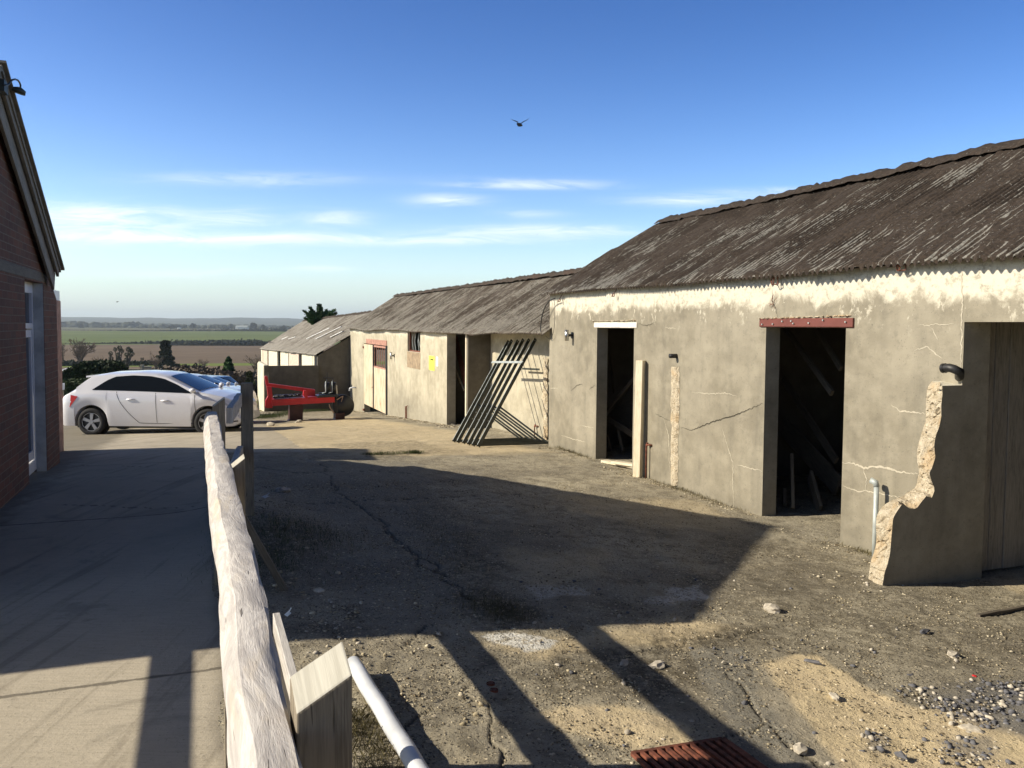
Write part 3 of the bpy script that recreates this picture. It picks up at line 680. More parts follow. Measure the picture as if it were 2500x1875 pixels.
rf = corr_roof('roof', root, -3.2, sL+.12, TW-.13, ZE, ZE, TR, ZR, ZR, M['roof_a'], seed=3, amp=.02, mossy=1.15)
ridge_cap(rf, -3.2, sL+.02, TR, ZR+.06, ZR+.06, M['roof_a'], 5, root)
mb = MB(); mb.face([P(TR, -3.2, ZR), P(2*TR-TW+.13, -3.2, ZE), P(2*TR-TW+.13, sL+.12, ZE), P(TR, sL+.12, ZR)]); mb.build('back_roof_slope', M['roof_a'], root)
# rafters seen under the eave and inside
mb = MB()
for s in np.arange(-2.5, sL, 1.35):
    mb.beam(P(TW+.02, s, ZE-.02), P(TR, s, ZR-.10), .05, .10)
mb.build('rafters', M['darkwood'], root)
# lintels
def px_lintel(name, mat, a, b, ya, yb, out=.012, lab=None, tt=TW):
    (s0, z0) = onT(a, ya, tt); (s1, z1) = onT(b, ya, tt); zl = (onT((a+b)/2, yb, tt))[1]; zu = onT((a+b)/2, ya, tt)[1]
    m = MB(); m.beam(P(tt-out+.06, s0, (zl+zu)/2), P(tt-out+.06, s1, (zl+zu)/2), .12, abs(zu-zl)); o = m.build(name, mat, root)
    if lab: tag(o, lab)
    return o
px_lintel('lintel', M['paintwood'], 1452, 1556, 787, 800.5, lab='timber lintel with flaking white paint')
L2 = px_lintel('lintel', M['redpaint'], 1858, 2086, 777, 799, out=.02, lab='red oxide steel lintel with bolt heads')
mb = MB()
for q in (1866, 1892, 1915, 1937, 1942, 1980, 2015, 2070):
    s, z = onT(q, 786+(-3 if q % 2 else 3)-(q-1970)*.028, TW); mb = MB(); mb.cyl(P(TW-.022, s, z), P(TW-.035, s, z), .008, n=8); sub(mb, 'bolt', M['zinc'], L2, root)
# packing mortar line over the lintels
for (a, b, y0, y1) in ((1450, 1556, 786, 783), (1858, 2086, 779, 771)):
    mb = MB()
    for i in range(24):
        q = i/24; px = a+(b-a)*q; py = y0+(y1-y0)*q; s, z = onT(px, py-1, TW); mb.blob(P(TW+.0, s, z), .014, .05, .010, .3)
    mb.build('mortar_bed', M['broken'], root, True)
# whitewash loss: cracks
light = [[(1690, 958), (1740, 962), (1770, 959), (1800, 968)], [(1765, 1050), (1775, 1085), (1790, 1130), (1790, 1190), (1792, 1235)], [(1800, 1135), (1840, 1145), (1862, 1150)],
         [(2057, 1129), (2085, 1132), (2110, 1143), (2140, 1138), (2190, 1150), (2241, 1157)], [(2057, 1186), (2090, 1198), (2120, 1199), (2200, 1214)], [(2108, 1143), (2116, 1170), (2113, 1198)],
         [(2175, 990), (2200, 1004), (2262, 1010)], [(2235, 855), (2262, 846), (2300, 875)], [(2275, 800), (2290, 830)], [(1415, 1037), (1450, 1045)], [(1370, 1062), (1400, 1072), (1432, 1080)],
         [(1342, 948), (1362, 948)], [(2240, 795), (2330, 790)], [(1625, 800), (1650, 802)], [(1810, 748), (1835, 747)], [(2347, 650), (2350, 720), (2349, 790), (2347, 900)], [(1620, 1020), (1632, 1060), (1636, 1160)]]
dark = [[(1662, 1043), (1690, 1050), (1740, 1030), (1800, 1012), (1862, 985)], [(1440, 950), (1452, 941), (1456, 943)], [(1394, 955), (1410, 940), (1420, 938), (1425, 942)], [(1558, 790), (1580, 795), (1600, 786)], [(1885, 706), (1888, 740), (1900, 775)],
        [(1330, 860), (1333, 905)], [(1600, 1010), (1640, 1030)]]
M['filler'] = mat_plain('crack_filler', (.54, .49, .38), .9, var=.15); M['opencrack'] = mat_plain('open_crack', (.05, .045, .03), .95)
for c_, w_ in zip(light, [.009, .011, .009, .017, .011, .009, .012, .011, .008, .008, .009, .010, .007, .008, .008, .010, .009]): crack_mesh([c_], TW, [w_]).build('pale_crack', M['filler'], root)
for c_, w_ in zip(dark, [.012, .008, .008, .006, .005, .005, .006]): crack_mesh([c_], TW, [w_], .004).build('dark_crack', M['opencrack'], root)
# broken-out chases
def chase(xl, xr, y0, y1, n=22, tt=TW, dep=.05, jag=.006):
    """a scar where a cross wall was cut off: rough proud rubble strip with ragged edges"""
    m = MB(); rows = []
    for i in range(n+1):
        q = i/n; y = y0+(y1-y0)*q; a = onT(xl(q), y, tt); b = onT(xr(q), y, tt); row = []
        for j in range(6):
            k = j/5; s = a[0]+(b[0]-a[0])*k+random.uniform(-1, 1)*jag; z = a[1]+(b[1]-a[1])*k+random.uniform(-1, 1)*jag
            dp = -.004 if j in (0, 5) else -random.uniform(.012, dep); row.append(P(tt+dp, s, z))
        rows.append(row)
    b = len(m.v)
    for r_ in rows: m.v += r_
    for i in range(n):
        for j in range(5): m.fi([b+i*6+j, b+i*6+j+1, b+(i+1)*6+j+1, b+(i+1)*6+j])
    return m
rb = random.Random(3)
jit = [rb.uniform(-2.5, 2.5) for _ in range(60)]
chase(lambda q: 1640-2*q+jit[int(q*20)]*.6, lambda q: 1660-5*q+jit[int(q*20)+25]*.6, 895, 1186, 30, TW, .03).build('wall_scar', M['broken'], root)
whitebar = MB()
for (a, b, y0, y1, o) in ((1662, 1666, 905, 1182, .003),):
    s0, z0 = onT(a, y0, TW); s1, z1 = onT(b, y1, TW); s1 = s0
    n = 60
    for i in range(n):
        q0 = i/n; q1 = (i+1)/n; e0 = .012+.05*float(fbm(q0*6, 1.5, 8, 3)); e1 = .012+.05*float(fbm(q1*6, 1.5, 8, 3))
        whitebar.face([P(TW-o, s0, z0+(z1-z0)*q0), P(TW-o, s0, z0+(z1-z0)*q1), P(TW-o, s0-e1, z0+(z1-z0)*q1), P(TW-o, s0-e0, z0+(z1-z0)*q0)])
0 and whitebar.build('limewash_streak', mat_plain('limewash', (.60, .54, .40), .95, var=.15, scale=14), root)

# broken cross-wall stub beside the big opening
thb = .20
RB = [(885, 535), (887, 580), (880, 640), (881, 700), (868, 760), (850, 805), (842, 860), (848, 920), (832, 975), (815, 1005), (828, 1050), (846, 1095), (830, 1140), (800, 1130), (775, 1160), (745, 1200), (705, 1195), (672, 1170), (640, 1215), (620, 1250), (614, 1320), (608, 1390), (604, 1440), (590, 1500), (575, 1540), (560, 1580)]
LB = [(830, 510), (805, 545), (800, 600), (797, 660), (797, 720), (775, 790), (756, 850), (748, 900), (752, 960), (764, 1000), (752, 1030), (750, 1065), (735, 1090), (700, 1108), (680, 1128), (650, 1140), (610, 1155), (575, 1175), (548, 1205), (530, 1240), (527, 1290), (530, 1350), (528, 1395), (515, 1440), (500, 1480), (488, 1520)]
fr = [onS(1900+a/2.2117, 700+b/2.2117, sB) for a, b in RB]; bk = [onS(1900+a/2.2117, 700+b/2.2117, sB+thb) for a, b in LB]
gz0 = gts(5.2, sB)-.12
fr[-1] = (fr[-1][0]-.02, gz0); bk[-1] = (bk[-1][0]-.02, gz0)
mb = MB()
mb.face([P(TW+.0, sB-.002, fr[0][1])]+[P(a, sB-.002, b) for a, b in fr]+[P(TW+.0, sB-.002, gz0)])
mb.build('broken_wall_face', M['wall'], root)
mb = MB(); nseg = 6; b0 = len(mb.v); rows = []
def res(pts, m=70):
    L = [0]
    for i in range(1, len(pts)): L.append(L[-1]+math.hypot(pts[i][0]-pts[i-1][0], pts[i][1]-pts[i-1][1]))
    out = []
    for i in range(m+1):
        d = L[-1]*i/m; out.append((float(np.interp(d, L, [p[0] for p in pts])), float(np.interp(d, L, [p[1] for p in pts]))))
    return out
fr2, bk2 = res(fr), res(bk)
for i in range(71):
    for j in range(nseg+1):
        k = j/nseg; jt = 0 if j in (0, nseg) else random.uniform(-.022, .022)
        mb.v.append(P(fr2[i][0]*(1-k)+bk2[i][0]*k+jt, sB+thb*k, fr2[i][1]*(1-k)+bk2[i][1]*k+jt*.8))
for i in range(70):
    for j in range(nseg): mb.fi([i*(nseg+1)+j, i*(nseg+1)+j+1, (i+1)*(nseg+1)+j+1, (i+1)*(nseg+1)+j])
mb.build('broken_wall_end', M['broken'], root)
mb = MB(); mb.face([P(TW+.01, sB+thb, bk[0][1])]+[P(a, sB+thb, b) for a, b in bk]+[P(TW+.01, sB+thb, gz0)])
mb.face([P(fr[0][0], sB, fr[0][1]), P(TW+.01, sB, fr[0][1]), P(TW+.01, sB+thb, bk[0][1]), P(bk[0][0], sB+thb, bk[0][1])]); mb.build('broken_wall_back', M['wall'], root)
# plaster pier and boarded partition seen through the big opening
tj = onS(2411, 1000, sB)[0]
MB().tsz(TW+th, tj, sB-.002, sB+.2, zb, z4-.001).build('pier', M['wall'], root)
bd = thing('board_partition', 'dark vertical board partition inside the wide opening on the far right', 'partition', P(tj+.5, sB+.1, gts(TW, sB)))
mb = MB(); t0 = tj
while t0 < 2*TR-TW-.3:
    w = random.uniform(.155, .175); mb.beam(P(t0+w/2, sB+.10+random.uniform(-.006, .006), gts(TW, sB)+.03), P(t0+w/2, sB+.10, z4+.7), w-.008, .03, up=U); t0 += w
mb.build('boards', mat_wood('grey_planks', (.13, .118, .098), (.27, .245, .20)), bd)
MB().beam(P(tj+.01, sB+.07, gts(TW, sB)+.02), P(tj+.01, sB+.07, z4+.1), .03, .05, up=U).build('edge_batten', M['darksteel'], bd)

# inner partition so the shed reads dark, leaning planks inside
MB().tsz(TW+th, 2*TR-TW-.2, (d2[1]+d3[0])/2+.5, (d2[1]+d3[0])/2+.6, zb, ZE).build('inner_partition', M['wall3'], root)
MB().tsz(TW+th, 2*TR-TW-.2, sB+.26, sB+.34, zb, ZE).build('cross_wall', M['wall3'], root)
planks3 = [((1897, 925), (2050, 1125), .10, 'longest plank leaning high across the red lintel doorway', 1.35), ((1900, 1045), (2055, 1185), .26, 'widest board leaning low inside the red lintel doorway', 1.25),
           ((1915, 1110), (1945, 1240), .07, 'short upright batten just inside the red lintel doorway', .3), ((1960, 1160), (2010, 1245), .16, 'dark board lying behind the wide board in the red lintel doorway', .65),
           ((1900, 800), (2040, 960), .07, 'thin pole leaning at the top of the red lintel doorway', .8), ((1975, 800), (2062, 900), .07, 'short pole beside the thin leaning pole in the red lintel doorway', 1.0), ((1895, 1240), (1925, 1210), .18, 'small offcut on the floor of the red lintel doorway', .4)]
for (a, b, w, lab, dp) in planks3:
    t = TW+th+dp; p0 = onT(*a, t); p1 = onT(*b, t)
    single(MB().beam(P(t+.1, p0[0], p0[1]), P(t-.05, p1[0], p1[1]), .035, w), 'leaning_plank', M['oldwood'], lab, 'plank', P(t, p1[0], p1[1]), 'planks stored in the near shed')
planks2 = [((1482, 1020), (1544, 1060), .10, 'board edge sloping inside the white lintel doorway', .4), ((1484, 1000), (1546, 925), .05, 'thin lath rising inside the white lintel doorway', .45), ((1508, 1050), (1520, 1100), .05, 'upright leg under the sloping board in the white lintel doorway', .42),
           ((1481, 1060), (1492, 1098), .04, 'thin batten at the left side of the white lintel doorway', .3), ((1490, 850), (1500, 960), .05, 'pale post standing deep in the white lintel doorway', .9)]
for (a, b, w, lab, dp) in planks2:
    t = TW+th+dp; p0 = onT(*a, t); p1 = onT(*b, t)
    single(MB().beam(P(t, p0[0], p0[1]), P(t, p1[0], p1[1]), .03, w), 'leaning_plank', M['oldwood'], lab, 'plank', P(t, p1[0], p1[1]), 'planks stored in the near shed')
p = [onT(1483, 1015, TW+.9), onT(1546, 940, TW+.9), onT(1546, 1050, TW+.9)]
single(MB().prism([P(TW+.9, *q) for q in p], N*.03), 'wide_panel', M['oldwood'], 'wide stained sheet propped inside the white lintel doorway', 'board', P(TW+.9, *p[0]))
# planks on the threshold
for (a, b, c, lab, zz) in (((1488, 1127), (1535, 1134), .10, 'lower short plank on the sill of the white lintel doorway', .03), ((1513, 1117), (1542, 1118), .10, 'upper short plank on the sill of the white lintel doorway', .065)):
    p0 = onT(*a, TW+.02); p1 = onT(*b, TW+.10)
    g = gts(TW, p0[0]); single(MB().beam(P(TW-.02, p0[0]+.1, g+zz), P(TW+.14, p1[0]-.12, g+zz+.01), .12, .035), 'sill_plank', M['newwood'], lab, 'plank', P(TW, p0[0], g), 'planks on the doorway sill')

# timber leaning upright beside the doorway
tb = TW-.09; q0 = onT(1562, 880, tb); q1 = onT(1557, 1167, tb); g = gts(TW-.1, q1[0])
zt_ = onT(1562, 880, tb)[1]
MBp = MB(); MBp.beam(P(tb, q1[0], g-.02), P(tb+.02, q1[0]+.0, zt_), .10, .10, up=N*.82+U*.57, ch=.03); single(MBp, 'timber_post', M['newwood'], 'pale square timber propped upright against the shed between doorway and wall scar', 'post', P(tb, q1[0], g))

# small fixings on the near shed
def wall_lamp(px, y0, y1, t, label):
    s, z1 = onT(px, y0, t-.10); _, z0 = onT(px, y1, t-.10); o = thing('wall_light', label, 'wall light', P(t, s, (z0+z1)/2), 'steel cylinder lights on the sheds')
    MB().cyl(P(t-.10, s, z0), P(t-.10, s, z1), .032, n=18).build('cylinder', M['steel'], o, True)
    m = MB(); m.beam(P(t-.075, s, (z0+z1)/2), P(t-.01, s, (z0+z1)/2), .03, .04); m.build('bracket', M['black'], o)
    m = MB(); m.tsz(t-.014, t-.002, s-.035, s+.035, (z0+z1)/2-.05, (z0+z1)/2+.05); m.build('mounting_plate', M['black'], o)
wall_lamp(1384, 805, 832, TW, 'steel cylinder wall light left of the white lintel doorway')
def stub(px, py, r, L, lab, name='drain_stub', dz=0, cat='pipe', mat=None):
    s, z = onT(px, py, TW); m = MB(); m.tube([P(TW+.02, s, z), P(TW-L*.5, s+.0, z-dz*.5), P(TW-L, s, z-dz)], r, 14)
    return single(m, name, mat or M['black'], lab, cat, P(TW, s, z), smooth=True)
stub(1652, 869, .028, .10, 'short black pipe stub sticking out above the vertical wall scar')
s, z = onT(2340, 918, TW); m = MB(); te_ = TW-.13; eb = [P(te_, *onT(2303, 899, te_)), P(te_, *onT(2318, 898, te_)), P(te_, *onT(2329, 901, te_)), P(te_+.03, *onT(2336, 908, te_)), P(TW+.01, s, z-.01)]
m.tube(eb, [.034, .034, .034, .034, .034], 16, cap=False); m.tube([eb[0]+(eb[0]-eb[1]).normalized()*.004, eb[0].lerp(eb[1], .35)], .039, 16, cap=False); m.tube([eb[0]+(eb[0]-eb[1]).normalized()*.004, eb[1]], .031, 16, cap=True)
single(m, 'drain_elbow', M['black'], 'black bent drainpipe elbow above the broken wall stub', 'pipe', P(TW, s, z), smooth=True)
def hook_pipe(px0, px1, y0, y1, t, lab):
    s0, zt0 = onT(px0, y0, t-.05); s1, _ = onT(px1, y0, t-.05); g = gts(t, s0); m = MB()
    m.tube([P(t-.05, s0, g-.02), P(t-.05, s0+.0, zt0-.03), P(t-.05, s0-.01, zt0), P(t-.02, (s0+s1)/2, zt0+.005), P(t-.0, (s0+s1)/2, zt0)], .011, 8)
    m.tube([P(t-.05, s0, zt0-.02), P(t-.03, s0, zt0+.03)], .016, 8)
    single(m, 'standpipe', M['rust'], lab, 'pipe', P(t, s0, g), 'rusty water standpipes', True)
hook_pipe(1578, 1590, 1086, 1170, TW, 'rusty thin standpipe beside the pale upright timber')
hook_pipe(1305, 1314, 1040, 1090, 6.15, 'rusty bent standpipe behind the stack of steel frames')
s, zz = onT(2149, 1178, TW-.06); g = gts(TW-.06, s); m = MB(); m.tube([P(TW-.10, s, g-.05), P(TW-.10, s, zz-.03)], .022, 12); m.tube([P(TW-.10, s, zz-.035), P(TW-.10, s+.01, zz), P(TW-.12, s+.05, zz+.015)], .026, 10)
single(m, 'standpipe', M['zinc'], 'grey metal standpipe with black cap left of the broken wall stub', 'pipe', P(TW, s, g), 'rusty water standpipes', True)
# gutter brackets under the eave
for (px, py, lab) in ((1890, 690, 'bent rusty gutter bracket under the eave above the red lintel doorway'), (2198, 655, 'bent rusty gutter bracket under the eave left of the wide opening'), (1498, 722, 'small bent gutter hook under the eave above the white lintel doorway'), (1366, 735, 'tiny gutter hook under the eave at the shed corner')):
    s, z = onT(px, py, TW-.06); big = 1 if px > 1600 else .45; m = MB(); m.tube([P(TW, s+.06*big, ZE+.01), P(TW-.06, s+.05*big, z+.04*big), P(TW-.09, s, z-.02*big), P(TW-.06, s-.05*big, z-.02*big)], .006, 6)
    m.tube([P(TW-.07, s-.01, z+.06*big), P(TW-.09, s-.02, z-.02*big)], .005, 6); m.tube([P(TW-.06, s-.05*big, z+.06*big), P(TW-.06, s-.06*big, z-.02*big)], .005, 6)
    single(m, 'gutter_bracket', M['rust'], lab, 'bracket', P(TW, s, z), 'gutter brackets under the near eave')
# cable loops at the shed corner
def cable(pts, lab, r=.007, t0=TW-.05):
    path = [P(t0, *onT(px, py, t0)) for px, py in pts]; sm = []
    for i in range(len(path)-1):
        a, b = path[max(i-1, 0)], path[i]; c, d = path[i+1], path[min(i+2, len(path)-1)]
        for q in range(6):
            k = q/6; sm.append(.5*((2*b)+(c-a)*k+(2*a-5*b+4*c-d)*k*k+(3*b-a-3*c+d)*k**3))
    sm.append(path[-1]); single(MB().tube(sm, r, 6), 'cable', M['black'], lab, 'cable', path[0], 'cables hanging at the shed corner', True)
cable([(1355, 728), (1338, 738), (1325, 765), (1320, 800), (1323, 820)], 'black cable curving down left of the near shed corner', .009, TW-.12)
cable([(1353, 730), (1355, 760), (1353, 800), (1348, 820), (1341, 827), (1332, 820)], 'thin black cable looping on the near shed wall by the corner', .004)
# bird-nest tangle of wire over the red lintel
s, z = onT(1890, 742, TW); m = MB()
for i in range(7):
    a = random.uniform(0, 6.28); L = random.uniform(.05, .11); m.tube([P(TW-.01, s, z), P(TW-.03, s+math.cos(a)*L*.5, z+math.sin(a)*L*.4), P(TW-.015, s+math.cos(a)*L, z+math.sin(a)*L)], .002, 4)
single(m, 'wire_tangle', M['rust'], 'small tangle of dead ivy stem on the wall above the red lintel', 'dead stem', P(TW, s, z))

# ---- middle byre ----------------------------------------------------------------
TS = 6.15
sM = sT(855, 900); oA, oB = sT(1137, 930), sT(1091, 930); sP = sT(1138.5, 930)
ZM = zT(1100, 811, TW-.15); ZRM = (zT(1430, 657, 7.45)+zT(996, 722, 7.45))/2; TRM = 7.45
print('byre', sM, oA, oB, sP, ZM, ZRM)
wx = (sT(1026, 838), sT(995, 838)); zw0 = zT(1010, 859); dx_ = (sT(946, 930), sT(889, 930)); zd = zT(917, 841)
root2 = thing('byre', 'middle cream rendered byre with rusty door and barred window under a grey corrugated roof', 'shed', P(TW, (sM+sP)/2, gts(TW, 22)))
zb2 = CZ-3.6; ztp = ZM+.02; m = MB()
for (a, b, z0, z1) in ((oB, wx[0], zb2, ztp), (wx[0], wx[1], zb2, zw0), (wx[1], dx_[0], zb2, ztp), (dx_[0], dx_[1], zd, ztp), (dx_[1], sM, zb2, ztp)): m.tsz(TW, TW+.22, a, b, z0, z1)
m.tsz(TS, TS+.2, sL-.05, sP, zb2, ztp+.3); m.build('front_wall', M['wall2'], root2)
MB().tsz(TW, TS, sP-.12, sP, zb2, ztp).build('pier', M['wall3'], root2)
m = MB(); m.tsz(TW+.1, TW+.13, oB, sP, zb2, gts(TW, oB)+.03); m.build('door_sill', M['wall3'], root2)
m = MB(); m.tsz(2*TRM-TW-.2, 2*TRM-TW, sL, sM, zb2, ztp); m.build('back_wall', M['wall3'], root2)
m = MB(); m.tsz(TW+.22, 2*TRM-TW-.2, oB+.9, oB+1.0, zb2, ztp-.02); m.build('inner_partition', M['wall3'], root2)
rf2 = corr_roof('roof', root2, sL-.1, sM+.1, TW-.15, ZM, ZM-.03, TRM, ZRM, ZRM, M['roof_b'], seed=11, amp=.018, mossy=.8, sag=.05)
ridge_cap(rf2, sL-.1, sM+.1, TRM, ZRM+.05, ZRM+.05, M['roof_b'], 15, root2)
m = MB(); m.face([P(TRM, sL, ZRM), P(2*TRM-TW+.13, sL, ZM), P(2*TRM-TW+.13, sM, ZM), P(TRM, sM, ZRM)]); m.build('back_roof_slope', M['roof_b'], root2)
# post at the opening
m = MB(); m.beam(P(TW+.03, sP+.04, gts(TW, sP)-.05), P(TW+.03, sP+.04, ZM), .07, .07, up=U); m.build('door_post', M['newwood'], root2)
for (a, b, w, lab, mt) in (((1103, 880), (1133, 952), .05, 'upper pale lath leaning inside the tall byre doorway', 'newwood'), ((1104, 885), (1124, 935), .04, 'lower pale lath leaning inside the tall byre doorway', 'newwood'), ((1112, 830), (1136, 930), .30, 'rusty brown sheet leaning inside the tall byre doorway', 'rust')):
    t = TW+.45; p0 = onT(*a, t); p1 = onT(*b, t); single(MB().beam(P(t, *p0), P(t, *p1), .02, w), 'leaning_lath', M[mt], lab, 'plank', P(t, *p1))
# rusty double door
dr = thing('stable_door', 'pale rusty stable door with a barred upper half on the byre', 'door', P(TW, (dx_[0]+dx_[1])/2, gts(TW, dx_[0])))
def mat_rustpale():
    k = NT('rust_streaked_sheet'); a = k.noise(k.coord('UV', (9, .7, 1)), 2, 5, .6); b = k.noise(k.coord('UV', (1, 1, 1)), 5, 4, .6); v = k.sepz(k.coord('UV'), 1)
    c = k.mix(k.ramp(a, .45, .68, 0, .9), (.66, .58, .42), (.42, .19, .06)); c = k.mix(k.ramp(b, .6, .75, 0, .6), c, (.18, .06, .03)); return k.fin(c, .7, a, .2, .01)
M['rustpale'] = mat_rustpale()
M['doorpink'] = mat_plain('faded_red_paint', (.42, .22, .16), .8, var=.35, scale=12)
gl = gts(TW, dx_[0])+.02; sA, sC = dx_; m1 = sT(912, 930); t_ = TW-.01; zr_ = zT(917, 897)
MB().tsz(t_, t_+.04, m1+.02, sC-.02, gl, zd-.03).build('fixed_leaf', M['rustpale'], dr)
MB().tsz(t_, t_+.04, sA+.14, m1-.10, gl, zr_).build('lower_leaf', M['rustpale'], dr)
m = MB()
for i in range(7):
    s = sA+.18+(m1-.12-sA-.18)*i/6; m.cyl(P(t_+.02, s, zr_), P(t_+.02, s, zd-.05), .011, n=6)
m.beam(P(t_+.02, sA+.14, zr_+.02), P(t_+.02, m1-.10, zr_+.02), .04, .05); m.beam(P(t_+.02, sA+.14, zd-.06), P(t_+.02, m1-.10, zd-.06), .04, .06)
m.build('window_bars', M['doorpink'], dr)
m = MB(); m.tsz(t_-.02, t_+.09, m1-.10, m1+.02, gl, zd-.02); m.build('centre_post', M['black'], dr); m = MB(); m.tsz(t_-.025, t_+.1, sA-.0, sA+.135, gl-.04, zd-.01); m.build('door_frame', M['black'], dr)
m = MB(); s1_ = sT(895, 830); s0_ = sT(945, 830); m.tsz(TW-.02, TW+.06, s0_, s1_, zd-.0, zT(917, 829)); m.build('lintel', M['doorpink'], dr)
m = MB(); m.tube([P(t_-.02, m1+.04, zT(912, 945)), P(t_-.06, m1-.04, zT(912, 946)), P(t_-.02, m1-.12, zT(912, 943))], .008, 6); m.build('latch', M['rust'], dr)
m = MB()
for y in (848, 1000): m.tsz(t_-.03, t_+.02, sC-.05, sC+.10, zT(888, y)-.03, zT(888, y)+.04)
m.build('hinge', M['rust'], dr)
# window
wn = thing('barred_window', 'small broken window with rusty frame tucked under the byre eave', 'window', P(TW, wx[0], zw0))
m = MB(); e = .035; m.tsz(TW+.06, TW+.10, wx[0], wx[1], zw0+.001, zw0+e); m.tsz(TW+.06, TW+.10, wx[0], wx[0]+e, zw0+e, ztp); m.tsz(TW+.06, TW+.10, wx[1]-e, wx[1], zw0+e, ztp); m.tsz(TW+.06, TW+.1, wx[0]+e, wx[1]-e, ztp-.06, ztp-.02); m.build('window_frame', M['rust'], wn)
m = MB()
for k_ in (.3, .55, .75): s = wx[0]+(wx[1]-wx[0])*k_; m.tube([P(TW+.08, s, zw0+.03), P(TW+.06, s+.04, (zw0+ztp)/2), P(TW+.08, s-.02, ztp-.05)], .010, 6)
m.tube([P(TW+.05, wx[0]+.1, zw0+.05), P(TW+.07, wx[0]+.45, zw0+.35)], .008, 5); m.build('bar', M['zinc'], wn)
m = MB(); m.tsz(TW+.0-.012, TW+.01, wx[0]-.01, wx[1]+.01, zT(1010, 899), zw0-.01); m.build('patch_below_window', mat_plain('brown_patch', (.33, .25, .16), .9, var=.3, scale=8), wn)
wall_lamp(955, 860, 877, TW, 'small steel cylinder wall light right of the rusty stable door')
def flat_sign(name, x0, x1, y0, y1, mat, lab, cat, skew=0):
    s0, za = onT(x1, y0, TW); s1, zb_ = onT(x0, y1, TW); o = thing(name, lab, cat, P(TW, (s0+s1)/2, (za+zb_)/2))
    MB().tsz(TW-.008, TW-.002, s0, s1, zb_, za).build('sheet', mat, o); return o, s0, s1, za, zb_
o, s0, s1, za, zb_ = flat_sign('notice', 1048, 1061, 870, 903, M['yellow'], 'yellow notice with black print on the byre wall', 'sign')
m = MB()
for (a, b, c, d) in ((.30, .62, .20, .23), (.30, .42, .23, .28), (.44, .52, .24, .27), (.54, .60, .23, .28), (.62, .78, .20, .30), (.30, .60, .28, .30)): m.tsz(TW-.011, TW-.0085, s1+(s0-s1)*b, s1+(s0-s1)*a, za-(za-zb_)*d, za-(za-zb_)*c)
m.build('print', M['ink'], o)
flat_sign('notice', 1065.5, 1070.5, 871, 894, M['paper'], 'narrow white notice right of the yellow one', 'sign')
hs, hz = onT(862, 948, TW-.1); m = MB(); m.tube([P(TW, hs-.1, hz+.03), P(TW-.12, hs-.05, hz+.04), P(TW-.22, hs, hz), P(TW-.24, hs, hz-.10)], .03, 8); single(m, 'downpipe_elbow', M['pipe'], 'pale bent pipe end at the far corner of the byre', 'pipe', P(TW, hs, hz), smooth=True)
hs, hz = onT(990, 992, TW-.05); g = gts(TW, hs); m = MB(); m.tube([P(TW-.05, hs, g-.02), P(TW-.05, hs, hz)], .014, 6); m.tube([P(TW-.05, hs-.12, g), P(TW-.05, hs-.12, hz+.02), P(TW-.04, hs-.2, hz+.03)], .014, 6); single(m, 'standpipe', M['rust'], 'pair of thin pipes at the foot of the byre wall below the window', 'pipe', P(TW, hs, g), 'rusty water standpipes')
# streak & scar on set-back wall by the near shed
m = chase(lambda q: (1328 if q < .35 else 1322+8*q)+jit[int(q*20)]*.5, lambda q: 1337+jit[int(q*20)+20]*.3, 873, 1095, 30, TS-.02, .05)
m.build('wall_scar', M['broken'], root2)
ss0, zz0 = onT(1322, 893, TS); m = MB(); pts = [(1345, 876), (1350, 905), (1349, 985), (1343, 990), (1338, 960), (1332, 930), (1336, 905)]

# ---- far lean-to shed -------------------------------------------------------------
TF = 4.37
sE = sM+.02; zc = zT(767, 866, TF-.1); sF = onT(634, 852, TF-.1)[0]; zf = onT(634, 852, TF-.1)[1]
zr0 = onT(930, 757, 7.4)[1]; zr1 = onT(748, 783, 7.4)[1]
sRF = onT(748, 783, 7.4)[0]
sF = min(sF, sRF+3); print('far shed', sE, zc, sF, zf, zr0, zr1, sRF)
sFar = min(max(sF, 50), 66)
root3 = thing('lean_to_shed', 'far low shed with pale boarded front and white roof strips beyond the byre', 'shed', P(TF, sE+5, gts(TF, sE+5)))
zb3 = CZ-6
zwall = lambda s: float(np.interp(s, [sE, sFar], [zc, zf]))
m = MB(); ridgeT = 7.4
m.prism([P(TF, sE, zb3), P(TW+.3, sE, zb3), P(TW+.3, sE, zc+(TW+.3-TF)*(zr0-zc)/(ridgeT-TF)-.05), P(TF, sE, zc-.03)], U*.2); m.build('end_wall', M['wall3'], root3)
segs = [(75, 130, 'wall2'), (135, 203, 'doorpink2'), (220, 350, 'wall2'), (397, 515, 'wall2'), (525, 670, 'doorpink2'), (718, 880, 'wall2'), (885, 905, 'white2')]
M['doorpink2'] = mat_wood('washed_pink_boards', (.46, .33, .25), (.72, .60, .48)); M['white2'] = mat_plain('whitewash', (.78, .76, .68), .8)
M['cream'] = mat_wood('cream_boards', (.60, .52, .36), (.78, .72, .56))
m = MB(); md = MB()
for (a, b, k_) in segs:
    s1 = onT(620+a/6.144, 880, TF)[0]; s0 = onT(620+b/6.144, 880, TF)[0]; s1 = min(s1, sFar)
    if s0 >= s1: continue
    m = MB(); m.hexa([P(TF, s0, zb3), P(TF+.1, s0, zb3), P(TF+.1, s1, zb3), P(TF, s1, zb3)], [P(TF, s0, zwall(s0)-.02), P(TF+.1, s0, zwall(s0)-.02), P(TF+.1, s1, zwall(s1)-.02), P(TF, s1, zwall(s1)-.02)])
    m.build('hanging_door' if k_ == 'doorpink2' else 'front_board', M['doorpink2' if k_ == 'doorpink2' else 'cream'], root3)
MB().tsz(TF+.5, TF+.6, sE+.2, sFar, zb3, zc-.1).build('inner_wall', M['darkwood'], root3)
